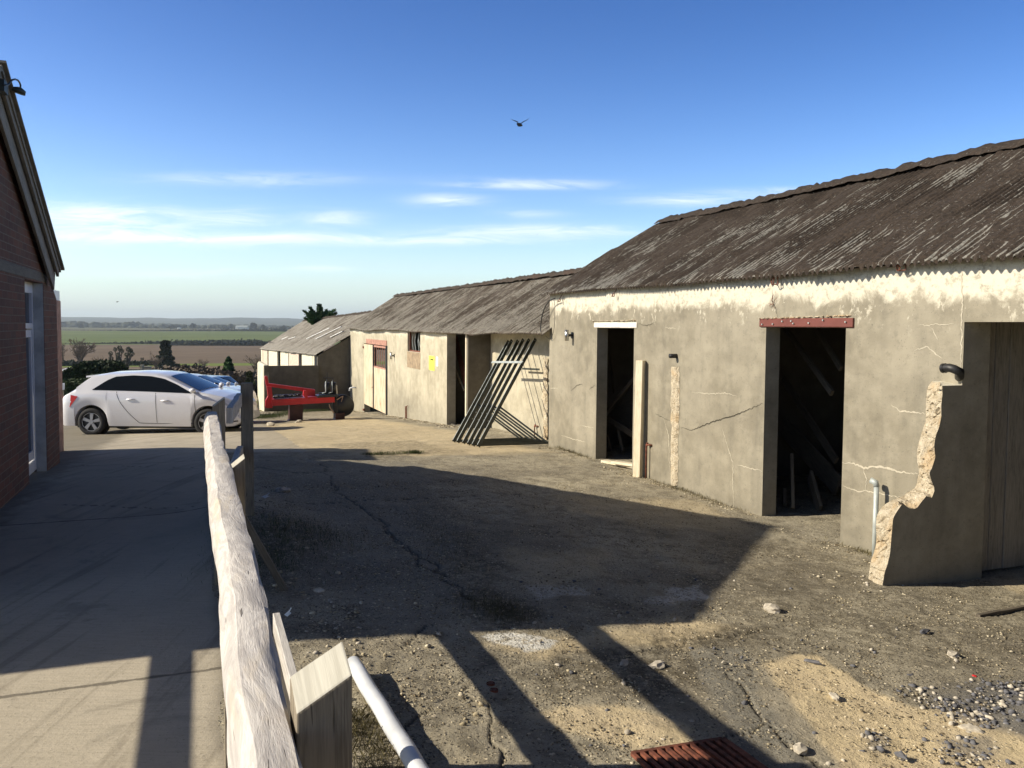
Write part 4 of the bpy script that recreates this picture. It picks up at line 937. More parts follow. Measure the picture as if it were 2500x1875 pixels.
rf3 = corr_roof('roof', root3, sE-.12, sFar, TF-.12, zc, zf, ridgeT, zr0, zr1, M['roof_c'], seed=31, amp=.018, mossy=.7, sag=.03, pitch=.146, spc=6)
ridge_cap(rf3, sE, sFar, ridgeT, zr0+.04, zr1+.04, M['roof_b'], 35, root3)
m = MB(); m.face([P(ridgeT, sE, zr0), P(11, sE, zc), P(11, sFar, zf), P(ridgeT, sFar, zr1)]); m.build('back_roof_slope', M['roof_c'], root3)
# clear sheets / slipped white strips
slope = (zr0-zc)/(ridgeT-TF+.12)
def roof_pt(px, py):
    # sight line meets the far roof plane
    a = P(TF-.12, sE, zc); e1 = P(TF-.12, sFar, zf)-a; e2 = P(ridgeT, sE, zr0)-a; n = e1.cross(e2).normalized(); r = ray(px, py); k = (a-CAM).dot(n)/r.dot(n); return CAM+r*k+n*(-.035 if n.z < 0 else .035)
for (a, b, lab) in (((372, 592), (628, 462), 'farthest white strip on the lean-to roof'), ((445, 612), (535, 572), 'faint short white strip on the lean-to roof'), ((552, 606), (655, 575), 'short white strip low on the lean-to roof'), ((820, 604), (1160, 445), 'long white strip in the middle of the lean-to roof'), ((962, 606), (1335, 424), 'longest white strip on the lean-to roof'), ((1180, 582), (1360, 496), 'nearest white strip at the edge of the lean-to roof')):
    p0 = roof_pt(620+a[0]/6.144, 730+a[1]/6.144); p1 = roof_pt(620+b[0]/6.144, 730+b[1]/6.144); o = MB().beam(p0, p1, .26, .03, ch=.02).build('roof_strip', M['skylight'], root3); tag(o, lab)
for (a, b) in (((705, 585), (975, 445)), ((640, 560), (840, 460))):
    p0 = roof_pt(620+a[0]/6.144, 730+a[1]/6.144); p1 = roof_pt(620+b[0]/6.144, 730+b[1]/6.144); MB().beam(p0, p1, .10, .03, ch=.02).build('dark_gap', M['darkwood'], root3)

# ---- low yard wall ---------------------------------------------------------------
lw = thing('low_wall', 'low dark concrete wall behind the red machine', 'wall', P(3, sE-.1, gts(3, sE)))
tq = onS(645, 960, sE-.15)[0]; zq = onS(700, 893, sE-.15)[1]; tl = onS(657, 960, sE-.15)[0]
MB().tsz(tl, TF+.02, sE-.15, sE+.02, CZ-4, zq).build('cross_wall', M['wall3'], lw)
MB().tsz(tq, tl-.002, sE-.2, sE+.03, CZ-4, zq+.02).build('pier', mat_plain('mossy_block', (.17, .15, .11), .95, var=.4, scale=3), lw)
sR = min(onT(629, 960, tq)[0], sE+4.5); print('low wall', tq, tl, zq, sR)
m = MB(); zc2 = zq+.02
n = 10
m.prism([P(tq, sE+.03, CZ-4.2), P(tq+.2, sE+.03, CZ-4.2), P(tq+.2, sE+.03, zc2-.08), P(tq+.16, sE+.03, zc2), P(tq+.05, sE+.03, zc2), P(tq, sE+.03, zc2-.08)], U*(sR-sE-.03)); m.build('return_wall', mat_plain('limed_concrete', (.62, .58, .45), .95, var=.2, scale=2), lw)
# ================================================================== LEFT BRICK BUILDING
TB = -1.65; TV = -1.52
sC_ = onT(137, 700, TB)[0]                    # far corner
se, ze_ = onT(149, 655, TV)                  # eave tip of the verge
s1v, z1v = onT(3, 150, TV)                   # verge where it leaves the frame
sl = (z1v-ze_)/(se-s1v); sAp = 8.30; zAp = ze_+sl*(se-sAp)
sN = 5.5; zN = CZ+.95
print('brick', sC_, se, ze_, s1v, z1v, 'slope', sl, 'apex', zAp)
bb = thing('brick_building', 'dark red brick gable end with white glazed door on the left', 'building', P(TB, 9, 0))
(ja, _), (jb, _) = onT(65, 900, TB), onT(110, 900, TB)      # door opening
zdt = onT(90, 688, TB)[1]
zro = lambda s: (ze_+sl*(se-s)-.10) if s > sAp else (zN+(zAp-zN)*(s-sN)/(sAp-sN)-.10)
m = MB(); wth = .33
def bw(a, b, z0):        # brick wall slice with sloping top
    ss = sorted(set([a, b]+([sAp] if a < sAp < b else [])))
    for i in range(len(ss)-1):
        p, q = ss[i], ss[i+1]; m.hexa([P(TB-wth, p, z0), P(TB, p, z0), P(TB, q, z0), P(TB-wth, q, z0)], [P(TB-wth, p, zro(p)), P(TB, p, zro(p)), P(TB, q, zro(q)), P(TB-wth, q, zro(q))])
bw(sN+.15, ja, -.4); bw(ja, jb, zdt); bw(jb, sC_, -.4)
m.build('gable_wall', M['brick'], bb)
m = MB(); m.tsz(-7.5, TB-wth, sC_-wth, sC_, -.6, zro(sC_)-.05); m.build('side_wall', M['brick'], bb); m = MB(); m.tsz(-7.5, TB-wth, sN+.15, sN+.15+wth, -.4, zro(sN+.15)-.05); m.build('side_wall', M['brick'], bb)
# roof
m = MB()
for (a, za, b, zb_) in ((sN-.2, zN-.12, sAp, zAp), (sAp, zAp, se, ze_)):
    m.hexa([P(-7.6, a, za-.05), P(TV, a, za-.05), P(TV, b, zb_-.05), P(-7.6, b, zb_-.05)], [P(-7.6, a, za), P(TV, a, za), P(TV, b, zb_), P(-7.6, b, zb_)])
rfo = m.build('roof', M['barge'], bb)
# tile edge courses along the verge
m = MB(); n = 12
for i in range(n):
    a = sAp+(se+.02-sAp)*i/n; b = sAp+(se+.02-sAp)*(i+1)/n; za = ze_+sl*(se-a); zb_ = ze_+sl*(se-b)
    m.beam(P(TV-.02, a, za+.028), P(TV-.02, b+.05, zb_+.0), .10, .025, up=Vector((0, 0, 1)))
sub(m, 'verge_tiles', M['barge'], rfo, bb)
m = MB(); m.beam(P(TV-.03, sAp, zAp-.06), P(TV-.03, se-.04, ze_-.06), .03, .10); m.build('bargeboard_cap', M['barge'], bb)
m = MB(); m.beam(P(TV-.07, sAp, zAp-.20), P(TV-.07, se-.10, ze_-.17), .03, .22); m.beam(P(TV-.07, sAp, zAp-.20), P(TV-.07, sN, zN-.2), .03, .22); m.build('bargeboard', M['barge'], bb)
# timber beam over the door
(b0, zb0), (b1, zb1) = onT(2, 650, TB), onT(112, 677, TB)
m = MB(); m.beam(P(TB-.055, b0-.6, (zb0+zb1)/2), P(TB-.055, b1, (zb0+zb1)/2), .12, .12); m.build('timber_beam', M['darkwood'], bb)
# door set back in the opening
tdr = onS(84, 900, jb)[0]; tdr = max(tdr, TB-.30); print('door set back', tdr, 'jambs', ja, jb, 'top', zdt)
zth = gts(TB, (ja+jb)/2)
dd = thing('glazed_door', 'white framed glazed door set in the brick gable', 'door', P(tdr, (ja+jb)/2, zth))
wd = jb-ja; m = MB(); e = .07
m.tsz(tdr-.06, tdr, jb-e, jb-.001, zth, zdt); m.tsz(tdr-.06, tdr, ja-.3, ja-.3+e, zth, zdt); m.tsz(tdr-.06, tdr, ja-.3+e, jb-e, zth, zth+.12); m.tsz(tdr-.06, tdr, ja-.3+e, jb-e, zdt-.12, zdt); ztr = zdt-.46
m.tsz(tdr-.06, tdr, ja-.3+e, jb-e, ztr-.06, ztr); m.build('frame', M['white'], dd)
m = MB(); e2 = jb-e-.012; m.tsz(tdr-.05, tdr-.008, e2-.06, e2, zth+.14, ztr-.08); m.tsz(tdr-.05, tdr-.008, ja-.2, ja-.14, zth+.14, ztr-.08); m.tsz(tdr-.05, tdr-.008, ja-.14, e2-.06, zth+.14, zth+.24); m.tsz(tdr-.05, tdr-.008, ja-.14, e2-.06, ztr-.16, ztr-.08); m.build('door_leaf', M['white'], dd)
m = MB(); m.tsz(tdr-.035, tdr-.03, ja-.14, e2-.06, zth+.24, ztr-.16); m.tsz(tdr-.035, tdr-.03, ja-.2, jb-e, ztr, zdt-.12); m.build('pane', M['glass'], dd)
MB().tsz(TB-wth+.0, TB-.004, jb+.0005, jb+.003, zth-.1, zdt).build('rendered_jamb', mat_plain('limed_jamb', (.50, .50, .46), .9, var=.2, scale=5), bb)
m = MB(); m.face([P(TB-.004, jb-.003, zth-.1), P(tdr, jb-.003, zth-.1), P(tdr, jb-.003, zdt), P(TB-.004, jb-.003, zdt)]); m.build('jamb_render', mat_plain('limed_jamb2', (.52, .52, .48), .9, var=.25, scale=4), bb)
# downpipe / corner trim
# gooseneck lamp
Lp = thing('gooseneck_lamp', 'dark swan neck lamp over the bargeboard of the brick gable', 'lamp', P(TV+.06, *onT(20, 206, TV+.06)))
tl_ = TV+.08; path = [P(tl_, *onT(px, py, tl_)) for px, py in ((8, 207), (14, 208), (20, 207), (25, 200), (30, 195), (37, 193.5), (44, 196), (48, 202), (50, 208), (50, 214))]
MB().tube(path, .008, 8).build('arm', M['black'], Lp, True)
hc = P(tl_, *onT(49, 214, tl_)); ax = (Vector((.28, .1, 1))).normalized(); MB().tube([hc, hc-ax*.012, hc-ax*.016, hc-ax*.05], [.02, .045, .052, .056], 18).build('lamp_head', M['darksteel'], Lp, True)
MB().tsz(TV-.02, TV+.03, onT(4, 205, TV)[0]-.06, onT(4, 205, TV)[0]+.10, onT(4, 205, TV)[1]-.07, onT(4, 205, TV)[1]+.03).build('mounting_box', M['darksteel'], Lp)
# outbuilding hidden behind: only its edge shows
qx = onY(139.3, 900, 12.45); ob = thing('brick_outbuilding', 'pinkish sliver of an outbuilding just past the brick gable corner', 'building', (qx.x, qx.y, 0))
m = MB(); ztop_o = onY(141, 708, 12.45).z
obt = qx.dot(N)
m.tsz(obt-4, obt, sC_+.35, qx.dot(U)+.5, -1, ztop_o-.15); m.build('wall', mat_plain('pink_brick', (.42, .25, .18), .9, var=.3, scale=10), ob)
m = MB(); m.tsz(obt-4.1, obt-.02, sC_+.3, qx.dot(U)+.55, ztop_o-.15, ztop_o); m.build('flat_roof', M['white'], ob); MB().tsz(obt-4, obt-.28, sC_+.3, qx.dot(U)+.42, ztop_o, ztop_o+.42).build('shadow_block', M['brick'], ob)  # hidden upper block added so the outbuilding's cast shadow reaches farther
# handrail on the near side of the gable (outside the frame, its shadow crosses the path)
hr = thing('handrail', 'single timber handrail beside the brick gable', 'handrail', P(-1.9, 3, 0))
m = MB(); m.beam(P(-1.90, -3, 1.08), P(-1.90, sN+.12, 1.08), .05, .10); m.build('rail', M['rail'], hr)
for s in (-2.8, -.6): MB().beam(P(-1.96, s, -.3), P(-1.96, s, 1.14), .09, .09, up=N).build('post', M['post'], hr)

# ================================================================== FENCE
fz = CZ-.507
fence = thing('timber_fence', 'weathered timber post and rail fence running away from the viewer', 'fence', P(.15, 3, 0))
def wavy_rail(s0, s1, t0, t1, z0, z1, w, h, n, amp, seed, up=None):
    m = MB(); W_, H_ = w/2, h/2
    prof = [(W_, -H_*.5), (W_, 0), (W_, H_*.55), (W_*.93, H_*.9), (W_*.75, H_), (W_*.3, H_*1.02), (-W_*.15, H_*.98), (-W_*.42, H_*.93), (-W_*.72, H_*.62), (-W_*.95, H_*.15), (-W_, -H_*.2), (-W_, -H_*.7), (-W_*.9, -H_), (-W_*.3, -H_), (W_*.4, -H_), (W_*.95, -H_)]
    per = [0]
    for j in range(16): q = prof[(j+1) % 16]; per.append(per[-1]+math.hypot(q[0]-prof[j][0], q[1]-prof[j][1]))
    for i in range(n+1):
        k = i/n; s = s0+(s1-s0)*k; jt = (float(fbm(s*1.1, 0.3, seed, 3))-.5)*amp; ww = 1+(float(fbm(s*2.7, 4.3, seed+1, 3))-.5)*.35
        t = t0+(t1-t0)*k+jt; z = z0+(z1-z0)*k+(float(fbm(s*.9, 7.3, seed+2, 2))-.5)*amp*.4
        for j, (x, y) in enumerate(prof):
            kk = (float(vnoise(s*7, j*1.3, seed+3))-.5)*.006
            m.v.append(P(t+(x+kk)*ww, s, z+y+kk))
    for i in range(n):
        for j in range(16):
            q = (j+1) % 16; u0 = s0+(s1-s0)*i/n; u1 = s0+(s1-s0)*(i+1)/n
            m.fi([i*16+j, i*16+q, (i+1)*16+q, (i+1)*16+j], [(u0, per[j]), (u0, per[j+1]), (u1, per[j+1]), (u1, per[j])])
    m.fi([j for j in range(16)][::-1], [(0, prof[j][0]) for j in range(16)]); m.fi([n*16+j for j in range(16)], [(s1, prof[j][0]) for j in range(16)]); return m
tR = .085
m = wavy_rail(.25, 5.05, tR-.010, tR-.018, fz-.045, fz-.045, .080, .095, 110, .020, 5)
r1 = m.build('top_rail', M['railtop'], fence, True)
try: r1.data.set_sharp_from_angle(angle=R(24))
except Exception: pass
m = wavy_rail(.2, 5.4, .10, .09, fz-.47, fz-.47, .045, .10, 60, .01, 19); m.build('lower_rail', M['rail'], fence, True)
m = MB(); m.beam(P(.228, .2, fz-.50), P(.228, 2.72, fz-.50), .022, .16, ch=.06, segs=10, jit=.002); m.build('lower_rail', M['rail'], fence)
def fpost(px_c, y_top, s, t, w, ztop, slant, label=None, zbot=None, ww=None):
    zbt = gts(t, s)-.1 if zbot is None else zbot; m = MB(); a = w/2; b_ = (ww or w)/2; u0 = random.random()*5
    z0 = ztop; corners = [(-a, -b_), (a, -b_), (a, b_), (-a, b_)]
    c = .004; lo = [P(t+x, s+y, zbt) for x, y in corners]; hi = [P(t+x, s+y, z0+slant[0]*x/a+slant[1]*y/b_) for x, y in corners]
    per = [0, w, w*2, w*3, w*4]; b0 = len(m.v); m.v += lo+hi
    for j in range(4):
        q = (j+1) % 4; m.fi([b0+j, b0+q, b0+4+q, b0+4+j], [(u0+zbt, per[j]), (u0+zbt, per[j+1]), (u0+z0, per[j+1]), (u0+z0, per[j])])
    m.fi([b0+4, b0+5, b0+6, b0+7], [(u0, 0), (u0, w*.4), (u0+w*.4, w*.4), (u0+w*.4, 0)]); m.fi([b0+3, b0+2, b0+1, b0])
    o = m.build('post', M['post'], fence)
    bv = o.modifiers.new('b', 'BEVEL'); bv.width = .003; bv.segments = 2
    if label: tag(o, label)
    return o
def post_at(pxl, pxr, y, ztop, s_hint, w):
    pc = onS((pxl+pxr)/2, y, s_hint); return pc[0]
# near post: top quad read from the picture
def qpost(c4, s0, s1, label, zbot=None):
    # c4: top corners near-left, near-right, far-right, far-left read from the picture; s0/s1 near and far face
    pts = [onS(*c4[0], s0), onS(*c4[1], s0), onS(*c4[2], s1), onS(*c4[3], s1)]; ss = [s0, s0, s1, s1]; tm = sum(p_[0] for p_ in pts)/4; tl0 = (pts[0][0]+pts[3][0])/2; tr0 = (pts[1][0]+pts[2][0])/2
    g = gts(tm, s0)-.1; m = MB(); u0 = random.random()*5; tt_ = [tl0, tr0, tr0, tl0]
    lo = [P(tt_[i], ss[i], g) for i in range(4)]; hi = [P(tt_[i], ss[i], pts[i][1]) for i in range(4)]; m.v += lo+hi; w = tr0-tl0; d = s1-s0; per = [0, w, w+d, 2*w+d, 2*w+2*d]
    for j in range(4):
        q = (j+1) % 4; m.fi([j, q, 4+q, 4+j], [(u0+g, per[j]), (u0+g, per[j+1]), (u0+pts[q][1], per[j+1]), (u0+pts[j][1], per[j])])
    m.cm = 1; m.fi([4, 5, 6, 7], [(u0, 0), (u0, w*.5), (u0+d*.5, w*.5), (u0+d*.5, 0)]); m.cm = 0; m.fi([3, 2, 1, 0])
    o = m.build('post', [M['post'], M['endgrain']], fence); bv = o.modifiers.new('b', 'BEVEL'); bv.width = .003; bv.segments = 2; tag(o, label); print(label, w, d, pts); return tm
qpost([(720.7, 1744), (860, 1646), (836.5, 1562), (709.5, 1650)], 1.03, 1.105, 'nearest fence post with a weathered grey top')
t2 = qpost([(541.6, 1162), (597, 1118), (596, 1107), (541, 1152)], 3.07, 3.15, 'second fence post with a pale sawn sloping top')
t3 = qpost([(519, 993), (549, 972), (548, 968), (519, 989)], 5.48, 5.57, 'third fence post with slanting top')
t4 = onS(603, 1000, 6.97)[0]; fpost(0, 0, 6.97, t4, .092, CZ-.475, (.0, .0), 'dark square corner post of the fence', ww=.08)
print('posts t', t2, t3, t4)
m = MB(); m.beam(P(t3+.06, 5.50, CZ-.58), P(t4-.06, 6.90, CZ-.60), .04, .10, segs=8, jit=.004); m.build('corner_rail', M['rail'], fence)
m = MB(); m.beam(P(t3+.06, 5.55, CZ-1.0), P(t4-.06, 6.90, CZ-1.02), .045, .10, segs=8, jit=.004); m.build('lower_corner_rail', M['rail'], fence)
bp0 = onS(606, 1330, 5.3); pe = G(705, 1440)
m = MB(); m.beam(P(t3+.05, 5.40, .62), Vector((pe.x, pe.y, pe.z-.05)), .04, .10, up=U); m.build('brace', M['oldwood'], fence)
# pale waste pipe lying at the fence foot
a = G(862, 1640); b = G(1015, 1895)
m = MB(); d_ = (b-a).normalized(); a2 = a-d_*.0; path = [a2+(b-a2)*k/8+Vector((0, 0, .042+.004*math.sin(k*2))) for k in range(0, 14)]
single(m.tube(path, .036, 20), 'waste_pipe', M['pipe'], 'pale grey plastic pipe lying along the foot of the fence', 'pipe', a, smooth=True)

# ================================================================== STEEL FRAMES
base_s = 13.25; dsF = .225
fw = None
tops_px = [(1308, 827), (1292, 828), (1278, 828), (1265, 831), (1250, 830), (1242, 832)]
feet_px = [(1168, 1093), (1155, 1091), (1144, 1088), (1132, 1085), (1118, 1083), (1108, 1081)]
labs = ['nearest dark steel trestle frame of the stack by the byre', 'second steel trestle frame from the near end of the stack', 'third steel trestle frame from the near end of the stack', 'third steel trestle frame from the far end of the stack', 'second steel trestle frame from the far end of the stack', 'farthest dark steel trestle frame of the stack by the byre']
mids = []
for i in range(6):
    ft, fs = GT(*feet_px[i]); g0 = gts(ft, fs)
    s_i = fs; s_t, tz = onT(*tops_px[i], 6.03); tt = 6.03
    fr_ = thing('steel_frame', labs[i], 'steel frame', P(ft, fs, g0), 'stack of dark steel frames leaning by the byre')
    top = P(tt, s_t, tz); foot = P(ft, s_i, g0+.02); back = P(ft+1.45, s_i, gts(ft+1.45, s_i)+.03); mid = foot.lerp(top, .34); dirn = (top-foot).normalized(); nr = U.cross(dirn).normalized()
    if nr.dot(N) > 0: nr = -nr
    def angle(m, p, q, w=.055, fl=.022, th_=.006):
        d = (q-p).normalized(); n_ = U.cross(d).normalized()
        if n_.dot(N) > 0: n_ = -n_
        m.hexa([p-n_*w/2-U*th_/2, p+n_*w/2-U*th_/2, p+n_*w/2+U*th_/2, p-n_*w/2+U*th_/2], [q-n_*w/2-U*th_/2, q+n_*w/2-U*th_/2, q+n_*w/2+U*th_/2, q-n_*w/2+U*th_/2]); return d, n_
    m = MB(); d, n_ = angle(m, foot, top, .062); m.build('main_bar', M['darksteel'], fr_)
    m = MB(); a_ = foot+n_*.0325; b_ = top+n_*.0325
    m.hexa([a_-U*.010, a_-U*.010+n_*.005, a_+U*.008+n_*.005, a_+U*.008], [b_-U*.010-d*.1, b_-U*.010+n_*.005-d*.1, b_+U*.008+n_*.005-d*.1, b_+U*.008-d*.1]); m.build('flange', M['zinc'], fr_)  # sunlit edge of the dark bar put in as a pale colour
    m = MB(); angle(m, mid, back-N*.15, .032); m.build('strut', M['darksteel'], fr_)
    m = MB(); angle(m, foot-N*.03+Vector((0, 0, .02)), back+Vector((0, 0, .02)), .03); m.build('base_bar', M['darksteel'], fr_)
    m = MB(); hp = top-d*.05; m.cyl(hp-U*.0045, hp-U*.006, .010, n=8); m.build('bolt_hole', M['zinc'], fr_)
    for q in (.40, .46, .52): c_ = foot.lerp(top, q-.18)-n_*.036; m = MB(); m.beam(c_-U*.012, c_+U*.012, .02, .02); m.build('lug', M['zinc'], fr_)
    mids.append(foot.lerp(top, .745)+nr*.045)
m = MB(); m.beam(mids[0]-U*.08, mids[5]+U*.16, .05, .012, up=nr); single(m, 'tie_bar', M['zinc'], 'flat pale bar tying the steel frames together near their tops', 'bar', mids[2])
m = MB(); q0 = onT(1275, 900, TS-.12); q1 = onT(1317, 902, TS-.12); m.beam(P(TS-.12, *q0), P(TS-.12, *q1), .012, .036); single(m, 'tie_bar', M['darksteel'], 'dark perforated flat bar between the frames and the byre wall', 'bar', P(TS-.12, *q0))

# ================================================================== RED MACHINE
mg = G(760, 1026); MY = 25.0*1.0
MYY = mg.y
mach = thing('farm_machine', 'bright red farm implement on stub legs before the low wall', 'farm machine', (mg.x, mg.y, mg.z))
MS = mg.dot(U)
def mp(cx, cy, dy=0): t_m, z_m = onS(620+cx/7.373, 860+cy/7.373, MS); return P(t_m, MS+dy, z_m)
def plate(name, pts, mat, y0=-.05, y1=.05):
    ps = [mp(a, b, y0) for a, b in pts]; o = MB().prism(ps, U*(y1-y0)).build(name, mat, mach)
    return o
plate('main_beam', [(330, 862), (1440, 800), (1445, 895), (330, 960)], M['machred'], -.10, 0)
m = MB().prism([mp(330, 862, -.1), mp(1440, 800, -.1), mp(1440, 800, .9), mp(330, 862, .9)], (0, 0, .02)); m.build('deck', M['machred'], mach)
plate('rear_beam', [(330, 850), (1440, 790), (1440, 870), (330, 930)], M['machdark'], .85, .92)
plate('headstock', [(190, 450), (205, 425), (240, 430), (262, 540), (265, 610), (225, 612)], M['machred'], -.02, .10)
plate('headstock_plate', [(225, 612), (310, 618), (345, 960), (325, 962), (300, 800), (245, 780)], M['machred'], -.14, -.02)
plate('hitch_bracket', [(205, 870), (255, 780), (300, 780), (330, 960), (330, 1000), (200, 1000)], M['machred'], -.06, .06)
plate('drawbar', [(262, 565), (930, 655), (1115, 680), (1120, 800), (960, 800), (930, 720), (268, 625)], M['machred'], .2, .3)
plate('cross_bracket', [(890, 685), (940, 688), (968, 815), (915, 815), (880, 760)], M['machred'], -.08, .05)
plate('leg', [(640, 955), (880, 950), (875, 1250), (690, 1255), (600, 1298), (640, 1200)], M['machdark'], -.05, .35)
plate('leg', [(1465, 1100), (1630, 1090), (1630, 1215), (1500, 1230), (1435, 1262), (1462, 1200)], M['machdark'], -.05, .35)
for (a, b) in ((690, 1255), (1500, 1230)):
    p = mp(a, b, -.25); MB().xyz(p.x-.08, p.x+.28, p.y, p.y+.65, p.z-.03, p.z).build('foot_plate', M['machdark'], mach)
c = mp(1615, 965, .1); m = MB(); m.tube([c+U*y for y in (-.05, -.03, .05, .07)], [.30, .315, .315, .29], 30); m.build('disc', M['machblack'], mach, True)
c2 = mp(1420, 985, -.12); m = MB()
arc = [mp(1345+math.cos(a)*0+ (1-math.cos(a))*90, 930+a*105, -.12) for a in np.linspace(0, 1.5, 9)]; m.tube(arc, .016, 8)
arc = [mp(1480+(1-math.cos(a))*0+a*80, 850-math.sin(a)*60, -.12) for a in np.linspace(0, 1.4, 8)]; m.tube(arc, .016, 8); m.tube([mp(1595, 780, -.1), mp(1560, 890, -.1)], .012, 6); m.build('hose', mat_plain('tan_hose', (.40, .28, .2), .6), mach, True)
for (a, b) in ((1320, 1),(1435, 2)):
    m = MB(); m.cyl(mp(a, 545), mp(a, 735), .075, n=16); m.cyl(mp(a-8, 490), mp(a-8, 550), .018, n=8); m.build('hydraulic_cylinder', M['machblack'], mach, True)
    m = MB(); m.tube([mp(a-35, 520, -.09), mp(a-35, 715, -.09), mp(a-100, 735, -.09)], .014, 6); m.build('hydraulic_pipe', M['zinc'], mach, True)
m = MB(); m.beam(mp(1240, 463), mp(1430, 463), .02, .025); m.beam(mp(1318, 360), mp(1318, 470), .02, .02); m.build('top_bracket', M['machblack'], mach)
m = MB(); m.beam(mp(1170, 745), mp(1480, 735), .1, .05); m.beam(mp(1120, 790), mp(1500, 770), .5, .06); m.beam(mp(1460, 600, .1), mp(1490, 1100, .1), .12, .16, up=Vector((0, 1, 0))); m.build('valve_block', M['machblack'], mach)
m = MB()
for i in range(15):
    x = 360+i*33+random.uniform(-8, 8); y = 815-i*2.5+random.uniform(-12, 8); m.cyl(mp(x, y, -.02), mp(x+28, y-22+random.uniform(-8, 8), .1), .03, n=8)
m.beam(mp(350, 825, .1), mp(880, 790, .1), .3, .03); m.build('chain', M['machblack'], mach, True)
mb_ = [('broken pale stone beside the rusty leg of the red machine', 815, 1262, .16, .05), ('rounded pale stone near the corner of the low wall', 300, 1325, .11, .07)]
for lab, a, b_, r_, h_ in mb_:
    p = G(620+a/7.373, 860+b_/7.373); single(MB().blob(p+Vector((0, 0, h_*.3)), r_, r_*.6, h_, .25, 2), 'stone', M['stone'], lab, 'stone', p)
# ================================================================== CARS
def interp(tab, x): return float(np.interp(x, [a for a, _ in tab], [b for _, b in tab]))
def make_car(name, label, loc, rz, paint, L=3.97, top=None, belt=None, halfw=.87, wheels=(.73, 3.30), Rw=.305, win=None, wsc=None, rsc=None, flip=1, group='cars parked side by side', doors=(1.30, 2.16, 3.02), detail=True):
    car = thing(name, label, 'car', loc, group, rz)
    Z0 = .20
    def HW(x):
        k = max(min(x/.22, 1), 0); k2 = max(min((L-x)/.75, 1), 0); return halfw*min(.90+.10*math.sin(k*math.pi/2), .80+.20*math.sin(k2*math.pi/2))
    def sec(x):
        zt = interp(top, x); zb_ = min(interp(belt, x), zt-.02); w = HW(x); z0 = Z0
        for c in wheels:
            d = abs(x-c); Ra = Rw+.055
            if d < Ra: z0 = max(z0, Rw+math.sqrt(Ra*Ra-d*d)-.0)
        z0 = min(z0, zb_-.12); h = zt-zb_; wt = max(w*.60, w*.965-h*.46)
        if h < .07: wt = w*.84
        if x < .1: z0 = max(z0, Z0+(.1-x)*1.2)
        if x > L-.15: z0 = max(z0, Z0+(x-L+.15)*.6)
        m1 = z0+(zb_-z0)*.35; m2 = z0+(zb_-z0)*.72
        return [(0, z0), (w*.86, z0), (w*.965, z0+.015), (w*.995, m1), (w, m2), (w*.975, zb_-.05), (w*.95, zb_), (wt+(w*.95-wt)*.45, zb_+h*.58), (wt+(w*.95-wt)*.06, zb_+h*.92), (wt*.86, zt-.004), (wt*.5, zt+.012), (0, zt+.02)]
    xs = sorted(set([0, .015, .05, L-.05, L-.015, L] + [L*i/64 for i in range(1, 64)] + [c+d for c in wheels for d in (-.36, -.358, -.33, -.28, -.2, -.1, 0, .1, .2, .28, .33, .358, .36)]))
    def X(x): return (x-L/2)
    m = MB(); n = 12; cols = []
    for x in xs:
        s_ = sec(x); full = [(-y, z) for y, z in s_[1:]] [::-1] + s_  # right side top..bottom, then bottom centre .. left top
        full = [(y, z) for y, z in s_] + [(-y, z) for y, z in s_[::-1][1:-1]]
        cols.append(len(m.v)); m.v += [Vector((X(x), y, z)) for y, z in full]; nf = len(full)
    for i in range(len(xs)-1):
        for j in range(nf): q = (j+1) % nf; m.fi([cols[i]+j, cols[i]+q, cols[i+1]+q, cols[i+1]+j])
    m.fi([cols[0]+j for j in range(nf)][::-1]); m.fi([cols[-1]+j for j in range(nf)])
    body = m.build('body', paint, car, True, local=True)
    try: body.data.set_sharp_from_angle(angle=R(38))
    except Exception: pass
    def ysurf(x, z):
        s_ = sec(x); zz = [p[1] for p in s_[2:10]]; yy = [p[0] for p in s_[2:10]]; return float(np.interp(z, zz, yy))
    for sd_ in (-1, 1):
        for wi, (x0, x1) in enumerate(zip(win['x'][:-1], win['x'][1:])):
            m = MB(); nx, nz = 14, 5; g_ = []
            xa, xb = x0, x1
            for i in range(nx+1):
                x = xa+(xb-xa)*i/nx; lo = interp(win['lo'], x); hi = max(interp(win['hi'], x), lo+.004)
                for j in range(nz+1):
                    z = lo+(hi-lo)*j/nz; m.v.append(Vector((X(x), sd_*(ysurf(x, z)+.006), z)))
            for i in range(nx):
                for j in range(nz):
                    a = i*(nz+1)+j; f = [a, a+nz+1, a+nz+2, a+1]; m.fi(f if sd_ < 0 else f[::-1])
            m.build('side_window', M['glass'], car, True, local=True)
    def screen(xa, xb, nm, frac=.93):
        m = MB(); nx, ny = 8, 8
        for i in range(nx+1):
            x = xa+(xb-xa)*i/nx; s_ = sec(x); zt = interp(top, x); zb_ = interp(belt, x); wmax = s_[9][0]*1.0 if zt-zb_ > .07 else s_[9][0]*1.0
            for j in range(ny+1):
                y = (j/ny*2-1)*wmax*frac; z = float(np.interp(abs(y), [0, s_[10][0], s_[9][0]], [s_[11][1], s_[10][1], s_[9][1]])); m.v.append(Vector((X(x), y, z+.012)))
        for i in range(nx):
            for j in range(ny): a = i*(ny+1)+j; m.fi([a, a+ny+1, a+ny+2, a+1])
        m.build(nm, M['glass'], car, True, local=True)
    screen(wsc[0], wsc[1], 'windscreen'); screen(rsc[0], rsc[1], 'rear_window', 1.0)
    if L < 4.1:
        m = MB(); xa = rsc[1]-.02; ws = sec(xa)[9][0]*1.02; zt_ = interp(top, xa)
        m.prism([(X(xa-.09), -ws, zt_+.005), (X(xa+.20), -ws, zt_+.035), (X(xa+.22), -ws, zt_+.065), (X(xa-.09), -ws, zt_+.045)], (0, 2*ws, 0)); m.build('roof_spoiler', paint, car, local=True)
